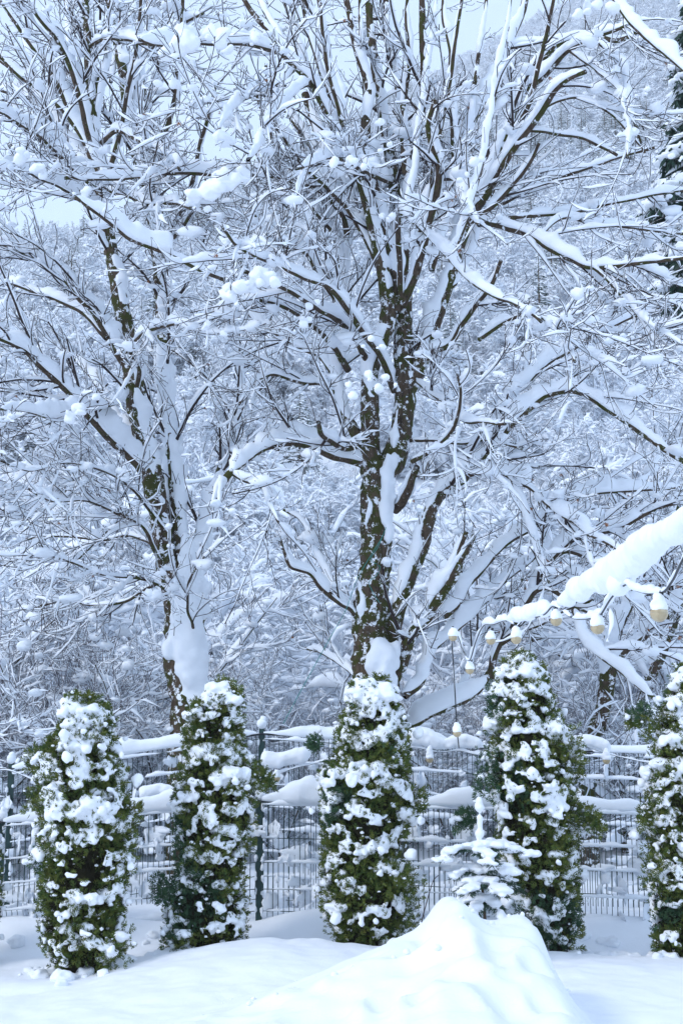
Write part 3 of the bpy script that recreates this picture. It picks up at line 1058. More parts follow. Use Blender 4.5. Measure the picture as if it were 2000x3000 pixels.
LT = [  # left maple
    ([(385, 1310, 46), (372, 1210, 44), (352, 1110, 46), (335, 1020, 44), (318, 950, 44), (306, 860, 42), (290, 760, 36), (272, 660, 34), (252, 560, 30), (240, 450, 26), (226, 370, 24), (214, 300, 24), (206, 200, 22), (203, 110, 18), (198, 30, 16), (192, -60, 12)], -0.6, 34, 0.5),
    ([(440, 1345, 40), (458, 1290, 34), (464, 1235, 30), (480, 1160, 30), (505, 1095, 26), (522, 1030, 20), (540, 960, 16), (548, 880, 12), (560, 800, 8)], 0.8, 44, 1.2),
    ([(425, 1320, 30), (410, 1180, 30), (396, 1040, 28), (384, 920, 28), (374, 800, 24), (368, 680, 24), (360, 590, 22), (345, 470, 22), (318, 370, 22), (298, 290, 24), (284, 180, 22), (270, 100, 18), (250, 0, 14), (240, -60, 10)], 0.9, 34, 0.7),
    # left-going limbs
    ([(352, 1110, 24), (320, 1069, 24), (265, 1020, 22), (215, 965, 20), (170, 908, 18), (125, 868, 18), (90, 835, 15), (50, 800, 14), (0, 778, 12), (-70, 765, 9)], -1.6, 44, 1.0),
    ([(330, 1040, 18), (300, 1005, 16), (262, 960, 13), (236, 905, 11), (205, 860, 9), (150, 800, 7)], 0.8, 34, 1.3),
    ([(298, 850, 20), (265, 800, 20), (235, 750, 18), (212, 712, 16), (185, 688, 14), (160, 655, 13), (105, 610, 12), (55, 582, 10), (0, 558, 9), (-60, 550, 7)], -1.0, 36, 1.0),
    ([(245, 775, 13), (190, 718, 12), (132, 688, 10), (75, 668, 9), (20, 650, 8), (-40, 660, 6)], 0.6, 20, 1.2),
    ([(216, 330, 18), (172, 285, 17), (150, 225, 16), (128, 178, 15), (90, 125, 14), (50, 70, 12), (12, 15, 11), (-15, -30, 9)], -0.7, 34, 0.6),
    ([(226, 370, 16), (200, 300, 14), (182, 215, 13), (158, 140, 12), (128, 85, 11), (92, 42, 10), (64, 0, 8)], -1.4, 26, 0.6),
    ([(228, 400, 15), (196, 330, 14), (160, 270, 13), (118, 225, 12), (70, 190, 11), (36, 165, 10), (-10, 120, 9)], -0.4, 40, 0.6),
    ([(232, 430, 14), (180, 360, 14), (128, 290, 13), (100, 240, 12), (62, 195, 11), (26, 160, 9), (-30, 110, 8)], 0.7, 32, 0.6),
    ([(236, 460, 13), (180, 380, 12), (118, 300, 11), (75, 235, 10), (30, 215, 9), (-30, 195, 8)], 1.0, 36, 0.6),
    ([(240, 480, 12), (188, 410, 12), (120, 330, 11), (52, 275, 10), (0, 235, 8), (-50, 210, 7)], 1.4, 30, 0.7),
    # long loaded boughs reaching out toward the viewer
    ([(240, 500, 13), (228, 480, 12), (200, 468, 11), (170, 448, 10), (130, 424, 9), (90, 408, 8), (45, 384, 8), (-20, 372, 7)], -3.0, 34, 1.2),
    ([(236, 440, 12), (180, 400, 12), (130, 350, 11), (88, 310, 10), (45, 285, 9), (0, 258, 8), (-50, 240, 7)], -3.2, 40, 1.2),
    ([(222, 410, 12), (262, 440, 11), (300, 452, 10), (345, 470, 9), (395, 468, 8), (440, 480, 6)], -2.5, 26, 1.3),
    ([(232, 330, 11), (270, 300, 10), (310, 320, 10), (352, 336, 9), (390, 360, 8), (415, 392, 7)], -2.0, 30, 1.3),
    ([(300, 900, 12), (262, 925, 11), (205, 940, 11), (165, 948, 10), (105, 955, 8), (60, 944, 6), (0, 940, 5)], -2.8, 34, 1.2),
    ([(312, 900, 10), (320, 850, 10), (300, 810, 9), (320, 775, 9), (352, 755, 8), (395, 745, 7), (440, 740, 6)], -2.2, 26, 1.2),
    ([(385, 1320, 12), (360, 1270, 10), (330, 1210, 9), (270, 1180, 8), (200, 1150, 7), (120, 1150, 6), (60, 1120, 5)], -1.8, 8, 1.8),
    ([(400, 1370, 11), (360, 1340, 9), (310, 1325, 8), (240, 1320, 7), (160, 1290, 6), (90, 1270, 5)], -2.0, 7, 1.8),
    ([(380, 1290, 11), (350, 1250, 9), (300, 1230, 8), (230, 1240, 7), (140, 1230, 6), (60, 1240, 5)], 1.4, 9, 1.8),
    ([(388, 1330, 10), (340, 1350, 8), (290, 1380, 7), (220, 1390, 6), (150, 1380, 5), (70, 1400, 5)], 1.0, 7, 1.8),
    ([(395, 1240, 9), (350, 1180, 8), (300, 1120, 7), (230, 1080, 6), (150, 1060, 5), (70, 1080, 5), (0, 1060, 4)], -2.4, 8, 1.8),
    ([(440, 1500, 8), (445, 1440, 7), (430, 1400, 6), (435, 1340, 5), (470, 1280, 4)], -1.6, 5, 1.5),
    ([(365, 620, 10), (390, 560, 9), (420, 520, 8), (455, 470, 7), (500, 430, 6)], -1.2, 24, 1.4),
    ([(284, 180, 10), (320, 140, 9), (360, 100, 8), (410, 60, 7), (470, 30, 6)], -1.0, 30, 1.2),
    ([(203, 110, 9), (240, 88, 9), (290, 90, 8), (340, 100, 8), (400, 100, 7), (445, 108, 6)], -2.6, 34, 1.3),
    ([(256, 190, 9), (262, 140, 8), (300, 60, 7), (310, 0, 6)], 0.6, 20, 1.0),
    ([(340, 420, 9), (332, 330, 9), (336, 240, 8), (328, 140, 7), (376, 60, 6), (380, 0, 5)], 1.2, 14, 1.0),
]
CT = [  # centre maple
    # left fork stem
    ([(858, 1085, 50), (846, 1020, 44), (849, 934, 40), (850, 870, 34), (868, 800, 36), (889, 740, 34), (884, 650, 30), (868, 575, 27), (845, 475, 24), (824, 410, 22), (800, 345, 20), (772, 300, 20), (738, 230, 20), (712, 185, 18), (675, 150, 16), (650, 125, 15), (622, 80, 13), (590, 42, 12), (558, -5, 10)], -0.7, 34, 0.6),
    # right fork stem
    ([(880, 1090, 56), (905, 1050, 54), (922, 984, 46), (930, 910, 44), (928, 830, 44), (924, 740, 40), (924, 660, 36), (915, 580, 28), (912, 500, 28), (905, 420, 26), (893, 340, 24), (880, 260, 22), (866, 180, 20), (852, 90, 18), (848, 0, 16), (846, -60, 14)], 0.4, 24, 0.5),
    ([(905, 720, 24), (900, 600, 24), (885, 530, 22), (864, 450, 20), (850, 380, 20), (840, 290, 20), (850, 215, 22), (835, 165, 18), (818, 110, 16), (804, 45, 14), (790, -20, 12)], 0.2, 22, 0.5),
    ([(925, 640, 22), (930, 500, 20), (938, 400, 18), (955, 300, 18), (969, 240, 17), (974, 150, 16), (970, 75, 15), (968, -10, 12)], -0.4, 20, 0.6),
    ([(915, 560, 22), (920, 420, 20), (925, 300, 20), (914, 190, 18), (899, 115, 17), (888, 40, 16), (884, -30, 13)], 0.8, 22, 0.5),
    ([(925, 700, 20), (958, 620, 18), (975, 540, 17), (1000, 450, 15), (1006, 380, 14), (985, 300, 12), (1000, 230, 10)], -0.9, 30, 0.9),
    # right main limb
    ([(935, 900, 36), (955, 860, 36), (978, 790, 36), (1000, 720, 34), (1024, 660, 30), (1043, 600, 26), (1062, 540, 24), (1085, 480, 24), (1118, 415, 24), (1145, 345, 23), (1179, 270, 22), (1212, 195, 20), (1235, 150, 19), (1268, 112, 17), (1310, 92, 15), (1360, 82, 13), (1420, 92, 12), (1470, 70, 10)], -0.6, 36, 0.7),
    ([(1043, 600, 20), (1046, 500, 19), (1058, 400, 19), (1069, 310, 20), (1092, 262, 20), (1114, 225, 20), (1144, 160, 19), (1174, 85, 18), (1199, 20, 16), (1210, -30, 14)], 0.6, 34, 0.6),
    ([(1085, 490, 18), (1120, 440, 17), (1164, 365, 16), (1209, 300, 15), (1244, 250, 14), (1275, 205, 13), (1310, 180, 11), (1345, 165, 10)], -1.2, 34, 0.8),
    ([(1020, 670, 16), (1046, 640, 16), (1084, 560, 15), (1092, 500, 13), (1130, 440, 11)], 0.8, 26, 1.0),
    ([(1212, 200, 13), (1250, 175, 12), (1300, 120, 11), (1345, 95, 10), (1400, 75, 9), (1440, 60, 8)], -1.0, 26, 0.9),
    ([(1200, 300, 9), (1240, 300, 9), (1284, 308, 9), (1334, 315, 8), (1374, 335, 8), (1414, 358, 7)], 0.4, 14, 0.8),
    ([(1120, 480, 11), (1159, 465, 11), (1214, 436, 11), (1274, 410, 11), (1334, 390, 10), (1384, 374, 9), (1434, 357, 8), (1500, 340, 7)], 0.4, 16, 0.9),
    ([(1244, 250, 8), (1284, 229, 8), (1334, 225, 7), (1400, 260, 6), (1440, 300, 5), (1480, 350, 5)], 0.3, 10, 0.9),
    ([(1075, 500, 20), (1109, 505, 18), (1164, 522, 17), (1219, 537, 16), (1264, 570, 15), (1314, 596, 14), (1349, 612, 13), (1409, 610, 12), (1459, 603, 11), (1520, 598, 9), (1590, 590, 8)], -1.4, 27, 1.1),
    ([(1340, 608, 10), (1374, 622, 10), (1434, 685, 9), (1484, 750, 8), (1510, 805, 7)], -0.6, 26, 1.0),
    ([(1170, 500, 10), (1209, 495, 10), (1309, 486, 10), (1384, 470, 9), (1484, 450, 8), (1590, 435, 7)], 0.8, 18, 1.0),
    ([(1230, 545, 8), (1290, 500, 8), (1350, 510, 7), (1430, 520, 7), (1500, 530, 6), (1580, 540, 6)], 1.0, 12, 1.1),
    ([(920, 700, 12), (915, 560, 12), (919, 492, 12), (959, 515, 12), (994, 550, 11), (1034, 595, 11), (1084, 645, 10), (1134, 678, 9), (1190, 700, 8), (1240, 740, 7)], -2.6, 24, 1.3),
    ([(949, 840, 18), (984, 809, 16), (1034, 789, 14), (1059, 745, 13), (1094, 700, 12), (1130, 650, 10), (1150, 600, 8)], -0.9, 26, 1.1),
    ([(700, 215, 17), (720, 280, 17), (742, 345, 18), (772, 405, 19), (800, 470, 18), (850, 560, 18), (876, 630, 18)][::-1], 0.4, 30, 0.7),
    ([(815, 500, 15), (780, 430, 14), (725, 350, 13), (700, 312, 12), (655, 250, 11), (635, 215, 9), (610, 150, 7)], 0.3, 26, 0.8),
    ([(800, 480, 13), (750, 430, 12), (700, 385, 11), (675, 350, 11), (640, 295, 10), (620, 240, 8)], -0.5, 28, 0.8),
    ([(772, 300, 13), (790, 220, 13), (752, 150, 12), (736, 80, 11), (716, 30, 10), (690, -10, 8)], 0.5, 22, 0.7),
    ([(735, 235, 11), (700, 170, 10), (650, 100, 10), (605, 20, 9), (590, -20, 8)], 0.9, 22, 0.7),
    # left fork lower stem
    ([(838, 1040, 30), (808, 985, 24), (782, 935, 22), (768, 860, 20), (768, 780, 20), (782, 700, 20), (786, 620, 19), (772, 545, 18), (752, 485, 16), (735, 420, 13), (700, 370, 10)], 0.7, 30, 0.8),
    ([(790, 640, 16), (800, 560, 15), (812, 470, 14), (818, 400, 13), (810, 330, 12)], 0.2, 24, 0.7),
    ([(800, 560, 14), (790, 500, 14), (750, 450, 13), (708, 424, 12), (625, 406, 12), (575, 400, 12), (490, 400, 12), (415, 396, 11), (370, 398, 10), (320, 406, 9), (240, 412, 8), (150, 410, 7)], -1.8, 34, 1.2),
    ([(850, 840, 15), (810, 770, 14), (775, 735, 13), (735, 712, 12), (700, 690, 12), (660, 665, 11), (610, 640, 10), (560, 624, 9)], -2.3, 36, 1.2),
    ([(800, 850, 15), (770, 800, 14), (735, 762, 13), (700, 735, 12), (668, 712, 11), (635, 697, 10), (595, 690, 8)], -1.2, 32, 1.2),
    ([(905, 900, 14), (880, 830, 14), (835, 765, 14), (800, 715, 13), (770, 675, 12), (748, 655, 11), (700, 640, 10), (650, 615, 9), (590, 590, 8), (540, 560, 7), (510, 520, 6)], -3.6, 30, 1.2),
    ([(515, 640, 12), (450, 612, 12), (380, 580, 12), (300, 550, 11), (250, 510, 10), (200, 472, 9), (170, 452, 8)], -1.2, 36, 1.0, 14.2),
    ([(780, 700, 10), (735, 640, 9), (700, 580, 8), (640, 560, 7), (600, 520, 6), (570, 470, 5)], -1.5, 20, 1.3),
    ([(772, 910, 13), (740, 880, 12), (710, 880, 11), (675, 874, 10), (625, 860, 9), (600, 868, 8), (575, 882, 7), (550, 930, 6)], -1.0, 15, 1.1),
    ([(770, 870, 12), (735, 820, 11), (690, 800, 10), (640, 770, 9), (590, 740, 8), (560, 700, 6)], 0.6, 24, 1.2),
    # arch to the left
    ([(830, 1062, 22), (800, 1053, 20), (760, 1045, 18), (720, 1028, 17), (680, 1018, 17), (640, 1020, 17), (600, 1032, 17), (560, 1060, 17), (530, 1085, 16), (505, 1120, 14), (488, 1160, 12)], -1.3, 42, 0.4),
    ([(530, 1085, 9), (560, 1102, 9), (600, 1115, 8), (615, 1150, 7), (640, 1200, 5)], -0.3, 14, 1.1),
    ([(830, 1020, 15), (795, 1028, 14), (765, 1015, 13), (738, 998, 12), (733, 970, 9)], -1.4, 24, 1.1),
    ([(835, 1440, 14), (806, 1398, 13), (784, 1388, 12), (740, 1352, 11), (715, 1318, 10), (690, 1308, 10), (668, 1300, 9), (655, 1270, 8), (643, 1238, 6)], -0.7, 24, 0.8),
    ([(800, 1395, 10), (775, 1360, 9), (735, 1290, 8), (712, 1230, 7), (690, 1195, 6), (650, 1170, 5)], 0.6, 16, 1.0),
    ([(835, 1570, 9), (790, 1530, 8), (740, 1500, 7), (700, 1490, 6)], 1.0, 12, 1.2),
    # right-going low limbs
    ([(890, 1490, 34), (912, 1410, 32), (930, 1358, 30), (947, 1310, 30), (968, 1255, 30), (980, 1200, 30), (998, 1150, 28), (1024, 1122, 26), (1056, 1102, 24), (1104, 1052, 22), (1134, 1020, 20), (1164, 984, 19), (1200, 950, 18), (1234, 919, 16), (1264, 904, 15), (1314, 898, 14), (1359, 914, 14), (1409, 949, 14), (1459, 984, 14), (1509, 1019, 13), (1580, 1066, 12)], -0.9, 36, 1.0),
    ([(905, 1170, 22), (925, 1150, 20), (940, 1120, 17), (948, 1095, 14), (957, 1072, 12)], -0.6, 22, 0.2),
    ([(1134, 1020, 13), (1152, 965, 13), (1180, 905, 13), (1219, 864, 13), (1259, 830, 13), (1314, 798, 12), (1360, 770, 11), (1420, 740, 10), (1500, 710, 9), (1590, 690, 8)], 0.7, 30, 1.0),
    ([(900, 1560, 30), (922, 1520, 28), (946, 1455, 27), (984, 1408, 26), (1012, 1367, 24), (1044, 1322, 22), (1060, 1285, 16), (1074, 1262, 12), (1089, 1230, 10)], -0.9, 52, 0.5),
    ([(1030, 1345, 14), (1046, 1290, 12), (1058, 1250, 11), (1068, 1222, 9)], -0.2, 20, 0.6),
    ([(1020, 1420, 15), (1054, 1384, 15), (1069, 1349, 15), (1104, 1309, 14), (1154, 1254, 13), (1209, 1219, 12), (1246, 1198, 11), (1284, 1164, 11), (1334, 1138, 10), (1394, 1129, 9), (1474, 1124, 8), (1590, 1116, 7)], 0.5, 34, 1.0, 16.6),
    ([(925, 1600, 20), (964, 1565, 18), (985, 1500, 17), (1004, 1478, 16), (1054, 1437, 15), (1100, 1392, 14), (1150, 1340, 12), (1200, 1300, 12), (1240, 1268, 11), (1290, 1250, 9)], 0.8, 34, 0.9),
    ([(1056, 1104, 12), (1100, 1082, 12), (1140, 1080, 12), (1180, 1100, 12), (1219, 1120, 11), (1250, 1150, 11), (1284, 1178, 11), (1320, 1200, 10), (1350, 1225, 10), (1400, 1250, 9), (1450, 1290, 8)], -1.4, 30, 1.2),
    ([(945, 1060, 10), (985, 1040, 9), (1030, 1000, 8), (1050, 960, 7), (1058, 900, 6), (1050, 860, 5)], -1.6, 18, 1.5),
    ([(1175, 1100, 8), (1200, 1170, 8), (1220, 1230, 8), (1240, 1290, 7), (1262, 1340, 6)], -0.5, 20, 1.2),
    ([(950, 870, 10), (990, 905, 9), (1030, 930, 9), (1064, 965, 8), (1110, 970, 7), (1160, 975, 6)], -2.4, 18, 1.5),
    ([(938, 1010, 9), (990, 1010, 8), (1060, 1018, 7), (1120, 1010, 6), (1200, 1030, 5)], -0.9, 12, 1.4),
    # loaded boughs near the viewer
    ([(712, 186, 14), (680, 205, 13), (655, 230, 13), (625, 262, 12), (604, 300, 11), (590, 335, 10), (568, 368, 9)], -3.0, 30, 0.9),
    ([(900, 420, 12), (850, 400, 11), (800, 372, 10), (760, 362, 9), (720, 372, 8), (680, 390, 7)], -3.6, 30, 1.3),
    ([(970, 420, 12), (1000, 412, 11), (1040, 410, 11), (1060, 440, 10), (1070, 480, 9), (1100, 520, 8)], -2.4, 34, 1.3),
    ([(735, 430, 10), (690, 470, 9), (650, 520, 8), (600, 540, 7), (560, 580, 6)], -2.8, 24, 1.4),
    ([(640, 120, 12), (590, 105, 11), (540, 100, 10), (480, 98, 10), (420, 100, 9), (370, 104, 8), (320, 92, 7)], -2.0, 40, 1.3),
    ([(675, 160, 10), (620, 200, 9), (570, 220, 8), (530, 250, 7), (500, 300, 6)], -2.2, 34, 1.4),
    ([(1100, 780, 10), (1160, 740, 9), (1215, 720, 9), (1260, 740, 8), (1300, 790, 7), (1320, 830, 6)], -1.5, 24, 1.4, 15.2),
    ([(1350, 84, 10), (1390, 110, 10), (1425, 150, 9), (1440, 220, 8), (1442, 290, 7), (1440, 360, 6)], -1.8, 30, 1.2),
    ([(1400, -20, 11), (1435, 35, 10), (1470, 75, 10), (1510, 110, 9), (1568, 160, 8), (1620, 210, 7)], -0.6, 32, 0.9, 14.5),
    ([(1300, 112, 8), (1370, 160, 8), (1420, 205, 7), (1450, 260, 6), (1470, 330, 5)], -1.2, 18, 1.2),
]


def fan(lst, pairs, seed, w0=14, w1=7, sn=24, dens=.45):
    r_ = np.random.default_rng(seed)
    for (xs, ys, xe, ye) in pairs:
        n = 7
        t = np.linspace(0, 1, n)
        bow = (xe - xs) * .16 * r_.uniform(.4, 1.3)
        x = xs + (xe - xs) * t + bow * np.sin(t * PI) + np.cumsum(r_.normal(size=n)) * 4 * (t > 0)
        y = ys + (ye - ys) * t
        w = w0 * r_.uniform(.8, 1.15) * (1 - t) + w1 * t
        lst.append(([(a, b, c) for a, b, c in zip(x, y, w)], r_.uniform(-1.3, 1.3), sn * r_.uniform(.7, 1.3), dens))


fan(CT, [(880, 520, 752, -30), (900, 560, 826, -30), (930, 480, 1004, -30), (960, 540, 1062, -30), (990, 620, 1112, -20), (1030, 600, 1165, -30), (1080, 480, 1290, -20),
         (860, 430, 690, -30), (820, 380, 640, -20), (1050, 420, 1036, -30), (930, 400, 930, -30), (800, 350, 740, -30), (770, 540, 590, 180), (1060, 540, 1240, 330)], 301)
fan(LT, [(222, 360, 150, -20), (214, 300, 262, -30), (236, 460, 330, -30), (345, 470, 420, -30), (230, 430, 60, 40), (298, 290, 352, -20), (240, 480, 40, 330), (366, 600, 500, 200)], 302)
root, tro, tb = hero('maple_tree', 'left maple behind the slim thuja, forked trunk plastered white, mossy dark strip at its foot', 17.6,
                     [(430, 1680, 84), (428, 1600, 84), (424, 1520, 92), (422, 1450, 96), (420, 1390, 92), (412, 1330, 84), (400, 1290, 60)],
                     LT, 11, (1.0, 1.0, 0.9), side=(0.55, -0.35))
plaster(tro, tb, [[(462, 1660, 26, -.10), (448, 1570, 34, -.16), (440, 1480, 40, -.18), (428, 1410, 42, -.18), (428, 1350, 36, -.2), (432, 1290, 22, -.2), (425, 1240, 16, -.15)],
                  [(455, 1400, 26, -.1), (450, 1330, 22, -.1), (455, 1250, 20, -.05)],
                  [(412, 1240, 22, 0.1), (404, 1160, 28, .2), (398, 1080, 26, .2), (388, 1000, 22, .2), (375, 900, 20, .2), (368, 800, 14, .2)]], 17.6, 5)
root, tro, tb = hero('maple_tree', 'big centre maple, many upright stems, mossy trunk with a round snow cushion at its foot', 16.4,
                     [(868, 1690, 118), (864, 1600, 112), (856, 1520, 102), (852, 1440, 92), (858, 1350, 82), (862, 1270, 76), (862, 1180, 74), (862, 1100, 80), (870, 1060, 70)],
                     CT, 22, (1.25, 1.0, 0.9), side=(0.15, -0.45))
plaster(tro, tb, [[(880, 1545, 34, -.3), (868, 1520, 36, -.3), (888, 1515, 30, -.3), (875, 1490, 26, -.28)],
                  [(890, 1200, 8, -.16), (884, 1150, 13, -.18), (890, 1100, 18, -.2), (888, 1060, 14, -.18)],
                  [(903, 1010, 12, -.12), (912, 960, 8, -.14)],
                  [(905, 1060, 10, -.15), (892, 1230, 8, -.14)],
                  [(828, 1420, 6, -.14), (835, 1380, 8, -.16), (822, 1340, 6, -.14)],
                  [(840, 1190, 6, -.14), (848, 1165, 9, -.16)]], 16.4, 6, 0.022)

# large lodged snow masses on the bough tips, each on its own limb of the centre maple
rng = np.random.default_rng(99)
C, Rd = [], []
for (x, y, s, Y, n) in [(450, 85, 46, 13.6, 16), (505, 415, 44, 13.0, 18), (450, 460, 20, 13.2, 6), (590, 640, 38, 12.9, 16), (555, 675, 22, 12.9, 6),
                        (868, 860, 26, 12.7, 7), (875, 885, 22, 12.6, 7), (850, 790, 16, 12.8, 5), (560, 90, 26, 13.8, 8), (400, 190, 22, 14.2, 6), (60, 375, 34, 13.8, 8), (180, 440, 22, 14, 6),
                        (1085, 375, 24, 13.8, 6), (1055, 410, 24, 13.8, 6), (890, 330, 16, 13.8, 5), (840, 280, 20, 13.8, 6), (1350, 15, 34, 13.5, 8), (700, 740, 18, 13.5, 5),
                        (900, 500, 18, 13.8, 5), (800, 370, 24, 13.0, 8), (1480, 210, 16, 13.6, 5), (1550, 360, 20, 13.2, 5), (490, 750, 22, 13.8, 5), (1230, 740, 22, 13.8, 6),
                        (200, 920, 26, 14.6, 8), (520, 400, 30, 12.9, 8), (230, 50, 20, 14.2, 5), (720, 690, 16, 13.5, 5)]:
    for k in range(int(n * .8)):
        if k == 0:
            an = rng.uniform(-.9, .5)
        q = rng.normal(size=2) * [s * 0.95, s * 0.26]
        q = np.array([q[0] * math.cos(an) - q[1] * math.sin(an), q[0] * math.sin(an) + q[1] * math.cos(an) + abs(q[0]) * .25])
        r = s * rng.uniform(.25, .60) * K / FPX * Y
        C.append(atD(x + q[0], y + q[1], Y + rng.normal() * .12)); Rd.append((r, r, r * rng.uniform(.6, 1.0)))
V, F = blobs(np.array(C), np.array(Rd), ICO2, 3, 0.4, 1.5)
V, F = remeshed(V, F, 0.018, 0.018, 9, 3, 3)
Geo().add(V, F).build('lodged_snow', M_TSNOW, root, tb, kind='stuff')

# ------------------------------------------------------------------ young trees at the right and leaning trunks behind
RT = [
    ([(1130, 1560, 17), (1135, 1510, 16), (1152, 1470, 16), (1180, 1428, 16), (1208, 1382, 17), (1226, 1356, 16), (1254, 1349, 13), (1284, 1364, 11), (1310, 1385, 9)], -0.4, 14, 0.8),
    ([(1208, 1385, 15), (1240, 1320, 14), (1264, 1284, 14), (1304, 1244, 14), (1340, 1215, 12), (1384, 1222, 11), (1434, 1207, 11), (1484, 1178, 11), (1534, 1158, 10), (1600, 1150, 9)], -0.6, 30, 1.0),
    ([(1264, 1284, 12), (1300, 1265, 11), (1350, 1280, 11), (1385, 1290, 10), (1440, 1300, 8)], 0.5, 28, 1.0),
    ([(1150, 1480, 9), (1200, 1450, 8), (1250, 1430, 8), (1300, 1400, 7), (1360, 1380, 6)], -0.8, 14, 1.2),
    ([(1040, 1618, 12), (1070, 1560, 10), (1085, 1500, 9), (1110, 1450, 8), (1150, 1400, 7), (1200, 1330, 6)], 1.0, 14, 1.2),
]
hero('leaning_tree', 'low leaning tree beside the middle thuja, bent trunk under a thick snow slab', 16.9,
     [(925, 1690, 26), (940, 1668, 26), (985, 1640, 28), (1035, 1618, 28), (1075, 1600, 24), (1105, 1575, 20), (1130, 1540, 18)], RT, 33, (0.9, .9, .8), side=(-.3, -.3))
tro = [o for o in COL.objects if o.name.startswith('leaning_tree')][0].children[0]
b_ = np.array(tro.parent.location)
A = resample(np.array([[*atD(x, y, 16.9), w * K / FPX * 16.9 / 2] for x, y, w in [(940, 1668, 26), (985, 1640, 28), (1035, 1618, 28), (1075, 1600, 24), (1105, 1575, 20), (1120, 1550, 18)]]), .05)
V, F = snow_tube(A[None, :, :3], A[None, :, 3], np.full((1, len(A)), 0.20) * (1 + .2 * vnoise(A[None, :, :3], 2, 3)), 18, lump=.12, seed=3)
Geo().add(V, F).build('snow', M_SNOW, tro, b_)
RT2 = [
    ([(1394, 1568, 34), (1404, 1530, 32), (1430, 1492, 26), (1484, 1453, 20), (1534, 1410, 17), (1600, 1360, 14)], -0.6, 44, 1.0),
    ([(1404, 1540, 20), (1410, 1480, 18), (1440, 1400, 16), (1490, 1330, 13), (1530, 1240, 10), (1560, 1150, 8)], 0.8, 28, 1.0),
    ([(1320, 1400, 17), (1345, 1465, 16), (1374, 1499, 15), (1424, 1538, 14), (1462, 1572, 12), (1500, 1605, 10)], -0.5, 28, 0.8, 16.0),
    ([(1400, 1500, 9), (1350, 1470, 9), (1290, 1460, 8), (1220, 1470, 7)], 0.4, 12, 1.2),
]
hero('maple_tree', 'snow-sheathed slanting tree at the right, standing between the two rightmost thujas', 18.6,
     [(1350, 1770, 42), (1364, 1693, 40), (1378, 1650, 40), (1388, 1610, 38), (1394, 1568, 36)], RT2, 44, (1.0, .9, .8), side=(-.6, -.3))
RT3 = [
    ([(1505, 1530, 26), (1535, 1450, 24), (1560, 1390, 20), (1600, 1300, 16)], -0.3, 34, 1.0),
    ([(1500, 1540, 14), (1490, 1440, 12), (1470, 1340, 10), (1440, 1240, 8), (1430, 1130, 6)], 0.6, 20, 1.1),
    ([(1490, 1560, 12), (1440, 1480, 10), (1400, 1420, 8), (1330, 1400, 6)], 0.6, 16, 1.1),
]
hero('maple_tree', 'rearmost slanting tree at the right edge, half hidden by the thuja cut by the frame', 20.5,
     [(1440, 1750, 34), (1455, 1680, 32), (1475, 1620, 30), (1490, 1570, 28), (1505, 1530, 26)], RT3, 55, (1.0, .9, .8), side=(-.6, -.3))

